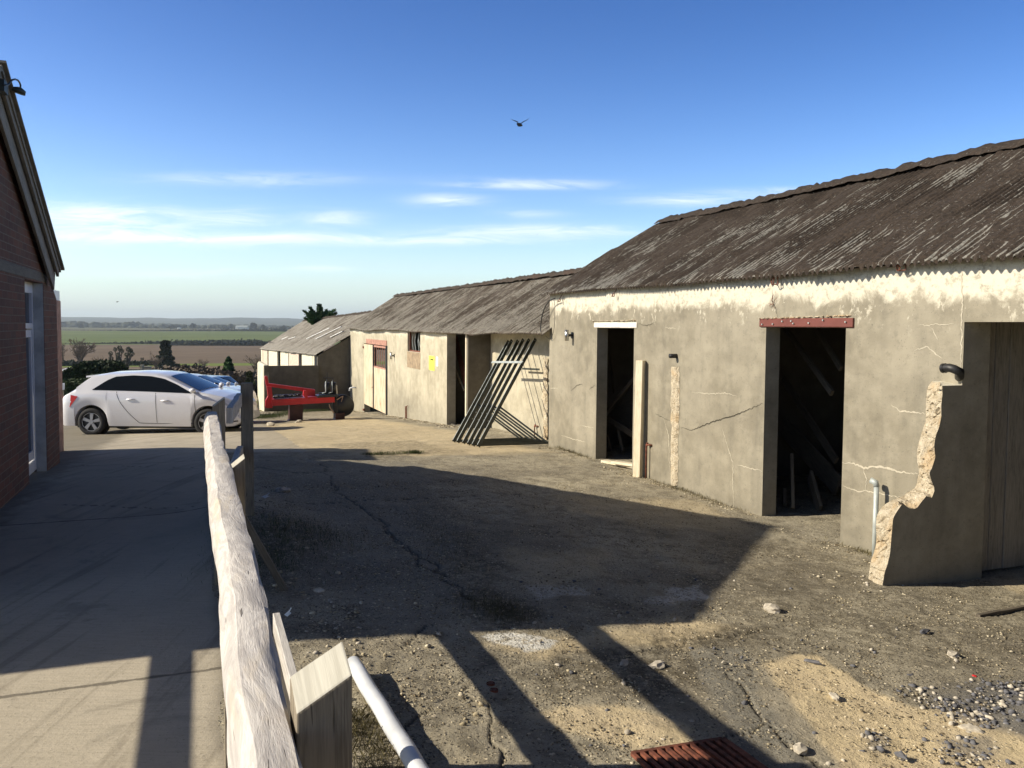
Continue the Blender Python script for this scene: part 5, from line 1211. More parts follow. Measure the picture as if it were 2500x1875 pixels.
    # underbody
    MB().xyz(X(.35), X(L-.35), -halfw*.8, halfw*.8, .16, .34).build('underbody', M['rubber'], car, local=True)
    for c in wheels:
        for sd_ in (-1, 1):
            m = MB(); yo = sd_*(halfw-.015); yi = sd_*(halfw-.20)
            ys = [yi, yi+sd_*.02, yo-sd_*.025, yo, yo, yo-sd_*.01]; rr = [Rw-.03, Rw, Rw, Rw-.02, Rw-.08, Rw-.10]
            path = [Vector((X(c), y, Rw)) for y in ys]
            m2 = MB(); nseg = 32; b = 0
            for y, r_ in zip(ys, rr):
                for q in range(nseg): a = 2*math.pi*q/nseg; m2.v.append(Vector((X(c)+math.cos(a)*r_, y, Rw+math.sin(a)*r_)))
            for i in range(len(ys)-1):
                for q in range(nseg): k_ = (q+1) % nseg; m2.fi([i*nseg+q, i*nseg+k_, (i+1)*nseg+k_, (i+1)*nseg+q])
            m2.fi([q for q in range(nseg)])
            w_ = m2.build('wheel', M['rubber'], car, True, local=True)
            rm = MB(); ri = Rw-.095
            yr = yo-sd_*.012
            for q in range(40):
                a, a2 = 2*math.pi*q/40, 2*math.pi*(q+1)/40
                for (r0, r1) in ((ri-.016, ri+.012),):
                    pts = [Vector((X(c)+math.cos(t)*r_, yr, Rw+math.sin(t)*r_)) for t, r_ in ((a, r0), (a, r1), (a2, r1), (a2, r0))]; rm.face(pts if sd_ < 0 else pts[::-1])
            for q in range(5):
                a = 2*math.pi*q/5+.25; d = Vector((math.cos(a), 0, math.sin(a))); e_ = Vector((-math.sin(a), 0, math.cos(a))); o_ = Vector((X(c), yr, Rw))
                pts = [o_+d*.03-e_*.026, o_+d*(ri-.005)-e_*.040, o_+d*(ri-.005)+e_*.040, o_+d*.03+e_*.026]
                rm.prism([p - Vector((0, sd_*.03, 0)) for p in pts], (0, sd_*.03, 0))
            rm.cyl(Vector((X(c), yr-sd_*.03, Rw)), Vector((X(c), yr+sd_*.004, Rw)), .045, n=16)
            o = rm.build('rim', M['rim'], w_, local=True)
            bk = MB(); bk.cyl(Vector((X(c), yr-sd_*.06, Rw)), Vector((X(c), yr-sd_*.045, Rw)), ri, n=28); bk.build('brake_disc', M['machblack'], w_, local=True)
            # dark arch lining
            al = MB(); al.cyl(Vector((X(c), sd_*(halfw-.22), Rw)), Vector((X(c), sd_*(halfw-.205), Rw)), Rw+.05, n=28); al.build('arch_liner', M['rubber'], car, local=True)
    if detail:
        for sd_ in (-1, 1):
            for x0, nm in ((doors[0], 'rear'), (doors[1], 'mid'), (doors[2], 'front')):
                m = MB(); zb_ = interp(belt, x0)
                pts = []
                for j in range(13):
                    k_ = j/12; z = zb_-.01-(zb_-.30)*k_; x = x0 + ((.50*k_**1.6) if nm == 'rear' else (-.0+.03*k_)); pts.append((x, z))
                if nm == 'rear': pts += [(x0+.62, .285), (doors[1], .28), (doors[2], .285)]
                for j in range(len(pts)-1):
                    (xa, za), (xb, zb2_) = pts[j], pts[j+1]; ya, yb = ysurf(xa, za)+.003, ysurf(xb, zb2_)+.003
                    dx_, dz_ = xb-xa, zb2_-za; l_ = math.hypot(dx_, dz_); nx_, nz_ = -dz_/l_*.005, dx_/l_*.005
                    m.face([(X(xa-nx_), sd_*ya, za-nz_), (X(xb-nx_), sd_*yb, zb2_-nz_), (X(xb+nx_), sd_*yb, zb2_+nz_), (X(xa+nx_), sd_*ya, za+nz_)])
                m.build('door_gap', M['black'], car, local=True)
            for xh in (doors[0]+.32, doors[1]+.22):
                z = interp(belt, xh)-.17; m = MB(); y = ysurf(xh, z)+.012; m.beam(Vector((X(xh-.09), sd_*y, z)), Vector((X(xh+.09), sd_*y, z)), .024, .028, ch=.3); m.build('door_handle', paint, car, True, local=True)
        for sd_ in (-1, 1):
            x = doors[2]-.02; z = interp(belt, x)+.045; y = ysurf(x, z); mm = MB(); mm.blob(Vector((X(x), sd_*(y+.10), z+.045)), .055, .075, .055, .02, 2); mo = mm.build('wing_mirror', paint, car, True, local=True)
            m3_ = MB(); m3_.beam(Vector((X(x), sd_*(y-.01), z)), Vector((X(x), sd_*(y+.11), z+.01)), .05, .04); m3_.build('mirror_foot', M['black'], mo, local=True)
    def lamp(nm, pts, mat_, sd_, off=.008):
        m = MB(); g_ = []
        ps = []
        for (x, z) in pts: ps.append(Vector((X(x), sd_*(ysurf(x, z)+off), z)))
        m.face(ps if sd_ < 0 else ps[::-1]); m.build(nm, mat_, car, local=True)
    zt_ = interp(belt, .3)
    for sd_ in (-1, 1):
        lamp('tail_light', [(.02, zt_-.28), (.28, zt_-.33), (.46, zt_-.09), (.30, zt_-.06), (.03, zt_-.10)], M['lens'], sd_)
        zf_ = interp(top, L-.35)
        lamp('headlight', [(L-.36, zf_-.13), (L-.20, zf_-.20), (L-.11, zf_-.20), (L-.13, zf_-.13), (L-.34, zf_-.08)], M['headlens'], sd_, .006)
        m = MB()
        xx = L-.16; m.face([Vector((X(a), sd_*(ysurf(a, b)+.01), b)) for a, b in ((L-.30, .30), (L-.06, .32), (L-.05, .46), (L-.24, .46))]); m.build('bumper_vent', M['black'], car, local=True)
    m = MB(); y = HW(.02)*.98; m.face([(X(-.004), -y*.98, zt_-.27), (X(-.004), -y*.55, zt_-.25), (X(-.004), -y*.55, zt_-.13), (X(-.004), -y*.95, zt_-.11)]); m.build('tail_light', M['lens'], car, local=True)
    m = MB(); m.beam(Vector((X(-.012), -.26, .52)), Vector((X(-.012), .26, .52)), .11, .01, up=Vector((-1, 0, 0))); m.build('number_plate', M['yellow'], car, local=True)
    m = MB(); m.xyz(X(-.01), X(.06), -.72, .72, .27, .33); m.build('bumper_strip', M['black'], car, local=True)
    return car
A1 = dict(top=[(0, .50), (.02, .66), (.06, .80), (.13, .89), (.34, 1.01), (.66, 1.30), (.70, 1.315), (1.0, 1.365), (1.67, 1.39), (2.1, 1.365), (2.35, 1.315), (2.75, 1.13), (3.09, .965), (3.3, .93), (3.6, .86), (3.82, .76), (3.93, .62), (3.97, .45)],
          belt=[(0, .49), (.06, .78), (.13, .87), (.34, .98), (.7, 1.0), (1.2, .99), (2.2, .965), (3.0, .93), (3.3, .88), (3.6, .80), (3.82, .70), (3.97, .43)])
A1['win'] = dict(x=[.76, 1.86, 2.93], lo=[(.7, 1.01), (1.8, .99), (2.95, .95)], hi=[(.76, 1.02), (1.05, 1.22), (1.22, 1.30), (1.6, 1.33), (2.0, 1.315), (2.3, 1.26), (2.6, 1.14), (2.95, .96)])
A1['wsc'] = (2.38, 3.05); A1['rsc'] = (.36, .64)
SAL = dict(top=[(0, .50), (.05, .80), (.15, .92), (.45, .98), (1.0, 1.25), (1.4, 1.38), (2.0, 1.43), (2.4, 1.40), (2.8, 1.25), (3.3, .98), (3.8, .90), (4.1, .78), (4.25, .60), (4.3, .45)],
           belt=[(0, .49), (.05, .78), (.15, .90), (.45, .95), (1.0, .97), (2.4, .96), (3.2, .93), (3.8, .84), (4.1, .72), (4.3, .43)])
SAL['win'] = dict(x=[1.02, 2.0, 3.15], lo=[(1.0, .99), (3.15, .96)], hi=[(1.0, 1.0), (1.3, 1.27), (1.6, 1.35), (2.3, 1.36), (2.8, 1.19), (3.15, .97)])
SAL['wsc'] = (2.45, 3.26); SAL['rsc'] = (.5, 1.3)
EST = dict(top=[(0, .50), (.05, .85), (.12, 1.0), (.50, 1.42), (.6, 1.46), (2.0, 1.52), (2.6, 1.46), (3.0, 1.28), (3.5, 1.02), (4.1, .92), (4.4, .78), (4.55, .60), (4.6, .45)],
           belt=[(0, .49), (.05, .83), (.12, .95), (.5, 1.0), (2.6, .99), (3.4, .95), (4.1, .86), (4.4, .72), (4.6, .43)])
EST['win'] = dict(x=[.55, 1.2, 2.2, 3.35], lo=[(.5, 1.02), (3.35, .98)], hi=[(.5, 1.15), (.7, 1.38), (2.4, 1.44), (2.9, 1.27), (3.35, .99)])
EST['wsc'] = (2.7, 3.45); EST['rsc'] = (.15, .50)
def car_at(px_mid, Yc, z_off=0):
    r = ray(px_mid, 1000); x = r.x/r.y*Yc; return (x, Yc, gz(x, Yc)+z_off)
Yc1 = 19.1
p = car_at(366.5, Yc1-.75); p = (p[0], Yc1, gz(p[0], Yc1)); print('car ground', p, 'wheel y should be 1058')
make_car('parked_car', 'white hatchback parked side on, nearest of the row of cars', p, 0, M['carwhite'], 3.99, **A1)
sx = lambda L_, nose_px, Y_: (ray(nose_px, 1000).x/ray(nose_px, 1000).y*Y_-L_/2, Y_)
def place(nose_px, Y_, L_): x, y = sx(L_, nose_px, Y_); return (x, y, gz(x, y))
make_car('parked_car', 'black car half hidden behind the white hatchback', place(600, 22.3, 4.3), 0, M['carblack'], 4.3, doors=(1.35, 2.3, 3.2), wheels=(.8, 3.4), detail=True, **SAL)
make_car('parked_car', 'white car between the black car and the pale blue grey one', place(607, 27.5, 3.97), 0, M['carwhite'], 3.97, **A1)
make_car('parked_car', 'pale blue grey car with a white wing mirror behind the silver one', place(616, 34.5, 3.97), 0, M['carsilver'], 3.97, **A1)
q = car_at(466, 41); make_car('parked_car', 'dark estate car facing away left with a red tail light, farthest of the row', q, math.pi, M['carnavy'], 4.6, doors=(1.3, 2.2, 3.2), wheels=(.85, 3.6), detail=True, **EST)

# ================================================================== VEGETATION
def tree_empty(name, label, loc, group=None, cat='tree'): return thing(name, label, cat, loc, group)
def bare_tree(name, label, px, py_base, py_top, Y_, wpx, seed, ivy=0, group=None, spread=1.0, mat='twig', levels=4, nmain=6):
    rg = random.Random(seed); b = onY(px, py_base, Y_); b.z = gz(b.x, b.y)-.1; zt = onY(px, py_top, Y_).z; H = zt-b.z; W = wpx/F*Y_
    tr = tree_empty(name, label, b, group); tm = MB(); cm = MB(); r0 = H*.030
    tips = []
    def branch(p, d, L, r, lev):
        pts = [p]; q = p.copy(); dd = d.copy(); n = 4
        for i in range(n):
            dd = (dd+Vector((rg.gauss(0, .12), rg.gauss(0, .12), rg.gauss(0.03, .08)))).normalized(); q = q+dd*(L/n); pts.append(q.copy())
        (tm if lev < 2 else cm).tube(pts, [r*(1-.55*i/n) for i in range(n+1)], 5 if lev < 2 else 3, cap=False)
        tips.append(pts[-1])
        if lev < levels:
            for i in range(3 if lev < 2 else 3):
                k = rg.uniform(.35, 1); a = pts[min(n, int(k*n))]; nd = (dd+Vector((rg.gauss(0, .55)*spread, rg.gauss(0, .55)*spread, rg.gauss(.12, .3)))).normalized(); branch(a, nd, L*rg.uniform(.5, .72), max(r*.55, H*.0055), lev+1)
    tm.tube([b, b+Vector((0, 0, H*.18)), b+Vector((0, 0, H*.3))], [r0*1.4, r0, r0*.9], 7)
    for i in range(nmain):
        a = 6.28*i/nmain+rg.uniform(-.4, .4); d = Vector((math.cos(a)*.5*W/H*1.4, math.sin(a)*.5*W/H*1.4, 1)).normalized(); branch(b+Vector((0, 0, H*rg.uniform(.18, .34))), d, H*.42*rg.uniform(.8, 1.1), r0*.55, 1)
    # scale the crown into the read extent
    tm.build('trunk', M['bark'], tr); cm.build('crown', M[mat], tr)
    return tr, tips, H, W
def leafy(name, label, px, py_base, py_top, Y_, wpx, mat, seed, shape='round', n=1500, size=None, group=None, cat='tree', trunk=True, ground=True):
    random.seed(seed); b = onY(px, py_base, Y_); g = gz(b.x, b.y);
    if ground: b.z = g-.05
    zt = onY(px, py_top, Y_).z; H = zt-b.z; W = wpx/F*Y_; o = tree_empty(name, label, b, group, cat)
    size = size or W*.035; m = MB()
    if shape == 'round':
        for i in range(16):
            a = random.uniform(0, 6.28); rr = random.uniform(0, .34)*W; zz = random.uniform(.30, .84)*H; r_ = random.uniform(.13, .21)*W
            k = math.sqrt(max(.1, 1-((zz/H-.55)/.55)**2)); m.leaves(b+Vector((math.cos(a)*rr*k, math.sin(a)*rr*k, zz)), (r_, r_, r_*.85), n//16, size, shell=.5)
    elif shape == 'cone':
        for i in range(22):
            k = i/22; zz = .08*H+.88*H*k; rad = W*.5*(1-k)**.75*(.9+.2*random.random())
            for q in range(5): a = random.uniform(0, 6.28); m.leaves(b+Vector((math.cos(a)*rad*.6, math.sin(a)*rad*.6, zz)), (rad*.5+.05, rad*.5+.05, H*.05), n//110, size, shell=.3)
    elif shape == 'cedar':
        for i in range(26):
            k = (i+.5)/26; zz = H*(.12+.86*k); rad = W*.5*(1-k*.75)*random.uniform(.6, 1.1)
            for q in range(4): a = random.uniform(0, 6.28); r2 = rad*random.uniform(.3, 1); m.leaves(b+Vector((math.cos(a)*r2*.6, math.sin(a)*r2*.6, zz)), (rad*.48, rad*.4, H*.018), n//104, size, flat=.4, shell=.2)
    if trunk:
        t_ = MB(); t_.tube([b, b+Vector((0, 0, H*.9))], [W*.045, W*.012], 7); t_.build('trunk', M['bark'], o)
    m.build('crown', M[mat], o); return o
cx6 = lambda c: 130+c/3.687
cy6 = lambda c: 760+c/3.687
bare_tree('bare_tree', 'large bare tree with a wide rounded crown in the valley', cx6(250), 893, 818, 240, 62, 1, spread=1.0, group='bare trees in the valley', levels=5, nmain=9)
bare_tree('bare_tree', 'bare tree cut by the brick gable at the far left', cx6(62), 893, 834, 240, 36, 2, spread=.9, group='bare trees in the valley')
def ivied(label, px, y0, y1, Y_, blobs, seed):
    random.seed(seed); b = onY(px, y0, Y_); b.z = gz(b.x, b.y)-.1; o = tree_empty('ivy_clad_tree', label, b, 'ivy clad pollards in the valley'); m = MB(); t_ = MB()
    for (dx, y, r) in blobs:
        c = onY(px+dx, y, Y_); rr = r/F*Y_; t_.tube([b, b.lerp(c, .5)+Vector((0, 0, .3)), c], [rr*.35, rr*.28, rr*.2], 5); m.leaves(c, (rr, rr, rr*1.15), 260, rr*.16)
        mid_ = b.lerp(c, .62); m.leaves(mid_, (rr*.5, rr*.5, rr*1.2), 110, rr*.16)
    t_.build('trunk', M['bark'], o); m.build('crown', M['ivy'], o)
ivied('small ivy clad stump tree left of the twin pollards', cx6(515), 892, 858, 200, [(0, 863, 5.5), (1, 875, 6)], 5)
ivied('ivy clad pollard with three knobbly heads', cx6(590), 892, 846, 200, [(-9, 853, 5), (2, 850, 6.5), (8, 857, 5), (-1, 867, 6), (1, 877, 5)], 6)
ivied('ivy clad pollard leaning right beside the three headed one', cx6(655), 906, 848, 190, [(6, 853, 6.5), (14, 864, 6.5), (2, 866, 6), (0, 878, 5), (12, 856, 5)], 7)
leafy('round_bush', 'dark clipped round bush in the valley right of the pollards', cx6(815), 895, cy6(392), 200, 26, 'ivy', 11, n=1400, cat='bush')
leafy('cedar_tree', 'tall dark cedar with layered branches in the valley', cx6(1015), 903, cy6(268), 210, 60, 'needle' if 0 else 'ivy', 12, 'cedar', 5200, size=.55)
bare_tree('bare_tree', 'brown bare shrub in front of the cedar', cx6(925), 902, cy6(352), 195, 40, 13, spread=1.3, group='bare trees in the valley', levels=4)
for i, (c, top_, w, lab) in enumerate(((1350, 385, 44, 'thin bare tree between the cedar and the dark conifer'), (1815, 330, 40, 'faint bare tree beside the lean-to shed'), (1650, 520, 36, 'low bare thicket right of the dark conifer'), (400, 390, 30, 'low bare tree right of the large rounded one'))):
    bare_tree('bare_tree', lab, cx6(c), 905, cy6(top_), 150 if i else 200, w, 30+i, spread=1.4, group='bare trees in the valley', levels=4)
leafy('conifer_bush', 'dark egg shaped conifer behind the parked cars', cx6(1578), 912, cy6(402), 75, 44, 'needle', 15, 'cone', 5200, size=.16, cat='bush')
leafy('evergreen_bush', 'dark evergreen bush beside the low wall end', cx6(1768), 935, cy6(500), 60, 26, 'ivy', 16, n=1500, size=.12, cat='bush')
# laurel hedge behind the white car
def hedge(name, label, path_px, Y_, mat, depth, n, size, zoff=None, cat='hedge'):
    pts = [onY(a, b, Y_) for a, b in path_px]; o0 = Vector((pts[0].x, pts[0].y, gz(pts[0].x, pts[0].y))); o = MB(); core = MB()
    xs_ = [p.x for p in pts]; zs_ = [p.z for p in pts]
    for i in range(n):
        x = random.uniform(xs_[0], xs_[-1]); g = gz(x, Y_); zt = float(np.interp(x, xs_, zs_))+random.gauss(0, 1)*size*.6; y = Y_+random.uniform(-depth, depth)
        if random.random() < .45: z = zt-abs(random.gauss(0, size*1.2)); 
        else: z = random.uniform(g, zt); y = Y_-depth*random.uniform(.75, 1.05)*(1 if random.random() < .8 else -1)
        a = Vector((random.gauss(0, 1), random.gauss(0, 1), random.gauss(0, 1))).normalized(); b_ = a.orthogonal().normalized(); k = size*random.uniform(.5, 1.3); p_ = Vector((x, y, z))
        o.face([p_-a*k-b_*k*.5, p_+a*k-b_*k*.4, p_+a*k*.7+b_*k*.6, p_-a*k*.8+b_*k*.5])
    mseg = 40; 
    for i in range(mseg):
        x0 = xs_[0]+(xs_[-1]-xs_[0])*i/mseg; x1 = xs_[0]+(xs_[-1]-xs_[0])*(i+1)/mseg; z0 = float(np.interp(x0, xs_, zs_))-size*1.5; z1 = float(np.interp(x1, xs_, zs_))-size*1.5
        gA, gB = gz(x0, Y_)-.5, gz(x1, Y_)-.5; b = len(o.v); d_ = depth*.85
        o.v += [Vector(q) for q in ((x0, Y_-d_, gA), (x1, Y_-d_, gB), (x1, Y_+d_, gB), (x0, Y_+d_, gA), (x0, Y_-d_, max(z0, gA)), (x1, Y_-d_, max(z1, gB)), (x1, Y_+d_, max(z1, gB)), (x0, Y_+d_, max(z0, gA)))]
        for f in ((0, 1, 5, 4), (4, 5, 6, 7), (2, 3, 7, 6)): o.fi([b+j for j in f])
    return single(o, name, M[mat], label, cat, o0)
hedge('laurel_hedge', 'dark green laurel hedge behind the white car', [(120, 918), (160, 912), (185, 905), (205, 893), (230, 884), (262, 886), (285, 898), (292, 918)], 46, 'leaf', 1.3, 9000, .09)
hedge('low_hedge', 'lower grey green hedge between the laurel and the car park', [(110, 934), (150, 929), (200, 930), (240, 936), (300, 938)], 36, 'leaf2', .6, 5000, .06)
hedge('garden_shrubs', 'brown garden shrubs beyond the parked cars', [(330, 915), (400, 905), (455, 898), (480, 903), (520, 912), (600, 918), (640, 925)], 64, 'twig', 2.5, 6000, .18)
for i, (lab, pl, Y_, d_, sz) in enumerate((('long dark hedge along the near edge of the green field', [(120, 843), (300, 838), (420, 833), (640, 831)], 858, 3, 1.1), ('second dark hedge just below the green field on the right', [(395, 840), (480, 838), (560, 836), (690, 835)], 800, 3, 1.2), ('long thin hedge along the far edge of the green field', [(120, 809), (400, 807), (700, 803)], 1780, 4, 1.6), ('dark hedge behind the bare trees below the ploughed field', [(120, 884), (300, 885), (420, 885)], 330, 2, .6))):
    hedge('field_hedge', lab, pl, Y_, 'hedge', d_, 2500, sz)
# distant trees and farm roofs
def far_mass(name, label, x0, x1, ybase, amp, Y_, seed, n=90, kind=None, cat='wood'):
    random.seed(seed); m = MB(); b0 = onY(x0, ybase, Y_)
    for i in range(n):
        px = random.uniform(x0, x1); h = amp*(.35+.9*float(fbm(px*.035, 2.2, seed, 3)))*random.uniform(.6, 1.1); c = onY(px, ybase, Y_); g = gz(c.x, c.y); hh = max(h/F*Y_, 2); w = hh*random.uniform(.7, 1.5)
        m.blob(Vector((c.x, Y_+random.uniform(-40, 40), max(g, c.z-3)+hh*.35)), w, w, hh*.75, .22, 2)
    return tag(single(m, name, M['hedge'], label, cat, b0), kind=kind)
far_mass('far_wood', 'blue grey belt of distant trees below the hills on the left', 130, 330, 801, 13, 2600, 1, 110, 'stuff')
far_mass('far_wood', 'distant tree belt and farmsteads on the right half of the skyline', 330, 740, 803, 9, 2500, 2, 150, 'stuff')
far_mass('far_wood', 'faint farthest tree belt under the hills', 130, 760, 797, 6, 3800, 3, 160, 'stuff')
for (c, w, h, lab) in ((1257, 60, 42, 'rounded lone tree on the skyline above the green field'), (1800, 70, 45, 'taller clump on the skyline left of the lean-to roof'), (1890, 40, 26, 'small round tree right of the tall skyline clump'), (2075, 32, 20, 'tiny round tree on the skyline beside the lean-to roof'), (250, 60, 40, 'hazy round tree on the skyline above the large bare tree'), (1070, 45, 24, 'flat hazy tree on the skyline over the cedar')):
    leafy('skyline_tree', lab, cx6(c), cy6(158), cy6(150-h), 2300, w/3.687*1.1, 'hedge', int(c), n=500, size=2.6, ground=False, group='trees on the skyline')
for (a, b, y0, y1, lab) in ((1640, 1750, 130, 152, 'long pale farm roof on the skyline'), (1115, 1140, 147, 156, 'tiny white farmhouse on the skyline')):
    p0, p1 = onY(cx6(a), cy6(y1), 2280), onY(cx6(b), cy6(y1), 2280); h = onY(cx6(a), cy6(y0), 2280).z-p0.z; o = thing('far_barn', lab, 'building', p0)
    MB().xyz(p0.x, p1.x, 2280, 2292, p0.z-4, p0.z+h*.6).build('wall', M['white2'], o); m = MB(); m.prism([(p0.x, 2278, p0.z+h*.55), (p0.x, 2294, p0.z+h*.55), (p0.x, 2286, p0.z+h*1.1)], (p1.x-p0.x, 0, 0)); m.build('roof', M['zinc'], o)
# telegraph poles
def pole(px, y0, y1, Y_, lab, arm=True):
    b = onY(px, y0, Y_); zt = onY(px, y1, Y_).z; o = thing('telegraph_pole', lab, 'pole', b, 'poles in the fields'); r = .30/F*Y_*.55
    MB().cyl(b-Vector((0, 0, 2)), Vector((b.x, b.y, zt)), r, r*.8, 6).build('mast', M['bark'], o)
    if arm: MB().beam(Vector((b.x-r*7, b.y, zt-r*4)), Vector((b.x+r*7, b.y, zt-r*4)), r, r).build('crossarm', M['bark'], o)
pole(cx6(1388), cy6(262), cy6(178), 820, 'left one of the twin telegraph poles on the green field'); pole(cx6(1409), cy6(262), cy6(178), 820, 'right one of the twin telegraph poles on the green field')
pole(cx6(974), cy6(275), cy6(206), 700, 'single mast rising behind the cedar top')
# garden stonework between trees and cars
random.seed(4)
for (a, b, y0, y1, Y_, lab) in ((785, 800, 482, 535, 110, 'narrow pale gate pillar in the garden'), (800, 870, 495, 535, 112, 'grey garden wall beside the pale pillar'), (575, 600, 510, 560, 112, 'pale stretch of garden wall below the pollards'), (905, 1010, 515, 548, 105, 'low stone wall under the cedar'), (1232, 1248, 500, 525, 100, 'small dark chimney above the garden shrubs'), (660, 790, 520, 528, 105, 'long thin garden wall top behind the white car')):
    p0, p1 = onY(cx6(a), cy6(y1), Y_), onY(cx6(b), cy6(y0), Y_); o = thing('garden_wall', lab, 'wall', p0); m = MB()
    m.xyz(p0.x, p1.x, Y_, Y_+.5, p0.z-2, p1.z-.12*(p1.z-p0.z)); m.build('stonework', mat_plain('garden_stone', (.22, .19, .15), .95, var=.3, scale=1), o)
    m = MB(); m.xyz(p0.x-.05, p1.x+.05, Y_-.05, Y_+.55, p1.z-.12*(p1.z-p0.z), p1.z); m.build('coping', mat_plain('garden_coping', (.34, .31, .25), .95), o)
p0, p1 = onY(cx6(45), cy6(538), 80), onY(cx6(195), cy6(517), 80); o = thing('glasshouse_roof', 'pale ribbed greenhouse roof behind the laurel hedge', 'greenhouse', p0)
m = MB()
for i in range(14):
    x = p0.x+(p1.x-p0.x)*i/14; w = (p1.x-p0.x)/14*.55; m.prism([(x, 80, p0.z), (x+w, 80, p0.z), (x+w*.9+.1, 82, p1.z+.0), (x+.1, 82, p1.z)], (0, 0, .05))
m.build('glazing', M['skylight'], o); MB().prism([(p0.x, 80.03, p0.z-.06), (p1.x, 80.03, p0.z-.06), (p1.x, 82.05, p1.z-.06), (p0.x, 82.05, p1.z-.06)], (0, 0, .04)).build('frame', M['zinc'], o)
MB().xyz(p0.x, p1.x, 80.1, 84, p0.z-3, p0.z-.1).build('wall', M['bark'], o)
# small white sign on a post
Ys = 30; a = onY(150, 936, Ys); b = onY(157, 951, Ys); o = thing('sign', 'small white notice board on a post by the hedge', 'sign', (a.x, Ys, gz(a.x, Ys)))
m = MB(); m.prism([(a.x, Ys, a.z), (b.x+.01, Ys, a.z+.02), (b.x, Ys, b.z), (a.x-.015, Ys, b.z-.02)], (0, .02, 0)); m.build('panel', M['white'], o); MB().cyl((a.x+.05, Ys+.04, gz(a.x, Ys)-.1), (a.x+.05, Ys+.04, a.z-.02), .02, n=8).build('post', M['post'], o)
m = MB()
for i in range(4): zz = a.z-.03-i*.045; m.xyz(a.x+.02, a.x+.07, Ys-.004, Ys-.001, zz-.012, zz)
m.build('print', M['slate'], o)
# conifer top behind the roofs
Yt = 52; b = onY(782, 800, Yt); o = tree_empty('fir_tree', 'green fir tree top showing above the lean-to roof', Vector((b.x, b.y, gz(b.x, b.y))))
random.seed(21); m = MB(); t_ = MB()
f7 = lambda a, b_: onY(620+a/6.144, 730+b_/6.144, Yt)
t_.tube([Vector((b.x, b.y, gz(b.x, b.y))), f7(1000, 380), f7(1000, 130)], [.25, .14, .03], 8)
for (a, y, a2, y2) in ((1000, 400, 940, 90), (1000, 400, 1030, 100), (990, 360, 860, 135), (990, 380, 800, 185), (960, 370, 770, 290), (1020, 380, 1080, 170), (1040, 380, 1150, 160), (1060, 360, 1210, 215), (1080, 350, 1270, 215), (1000, 330, 1110, 190), (980, 330, 900, 200), (1000, 400, 860, 260), (1050, 400, 1180, 260), (960, 400, 880, 330), (1040, 400, 1100, 300)):
    p0, p1 = f7(a, y), f7(a2, y2); p0.y += random.uniform(-1, 1)*.5; p1.y += random.uniform(-1, 1)*1.2; L = (p1-p0).length; d = (p1-p0).normalized()
    t_.tube([p0, p1], [.04, .01], 4, cap=False)
    for i in range(520):
        k = random.random()**.8; c = p0.lerp(p1, k); w = .17*(1-k)*L/2.0+.05; off = Vector((random.gauss(0, 1)*w, random.gauss(0, 1)*w, random.gauss(0, 1)*w*.7)); e_ = (d+Vector((random.gauss(0, .5), random.gauss(0, .5), random.gauss(0, .4)))).normalized(); q = e_.orthogonal().normalized(); c = c+off*.6; s_ = random.uniform(.07, .15)
        m.face([c-q*s_*.22, c+e_*s_-q*s_*.1, c+e_*s_*1.2, c+q*s_*.22])
for (a, y, r_) in ((1000, 330, .5), (960, 300, .42), (1050, 310, .45), (1000, 250, .34), (920, 330, .4), (1110, 300, .38), (990, 190, .24), (1080, 250, .3), (900, 290, .25), (1000, 140, .14), (1150, 260, .22), (860, 300, .22)): m.leaves(f7(a, y), (r_, r_, r_*.8), 420, .045, shell=.1)
t_.build('trunk', M['bark'], o); m.build('crown', M['needle'], o)

# ================================================================== BIRDS
def bird(name, lab, px, py, Y_, pts_l, pts_r, body, scale=1):
    c = onY(px, py, Y_); o = thing(name, lab, 'bird', c, 'birds in the sky'); k = Y_/F/14.0*scale
    def w(pts, nm):
        m = MB(); n = len(pts)
        for i, (x, y, ch) in enumerate(pts):
            for (dy, dz) in ((-ch, 0), (0, .010*15), (ch, 0), (0, -.010*15)): m.v.append(c+Vector((x*k, dy*k, (y+dz)*k)))
        for i in range(n-1):
            for j in range(4): q = (j+1) % 4; m.fi([i*4+j, i*4+q, i*4+4+q, i*4+4+j])
        m.build(nm, M['feather'], o, True)
    w(pts_l, 'wing'); w(pts_r, 'wing')
    m = MB(); m.blob(c+Vector((0, 0, 0)), 60*k, 170*k, 52*k, .05, 2); m.prism([c+Vector((x*k, -170*k, z*k)) for x, z in ((-75, -60), (-20, -85), (40, -80), (30, 20), (-30, 20))], (0, 90*k, 0)); m.blob(c+Vector((10*k, 190*k, 25*k)), 28*k, 50*k, 26*k, 0, 1); m.build('body', M['feather'], o)
bird('crow', 'black crow gliding with raised wings high in the blue sky', 1268.5, 304.5, 45, [(-20, 20, 90), (-70, 90, 85), (-120, 115, 70), (-200, 140, 50), (-300, 190, 10)], [(30, 20, 90), (90, 75, 80), (150, 110, 65), (240, 155, 45), (300, 195, 30), (325, 255, 8)], None)
bird('small_bird', 'tiny distant bird low over the fields', 287, 736.5, 130, [(-20, 10, 60), (-150, 60, 50), (-260, 20, 8)], [(20, 10, 60), (150, 60, 50), (260, 10, 8)], None, .28)
bird('small_bird', 'speck of a bird above the byre ridge', 1312, 572, 160, [(-20, 10, 60), (-150, 60, 50), (-260, 20, 8)], [(20, 10, 60), (150, 60, 50), (260, 10, 8)], None, .12)

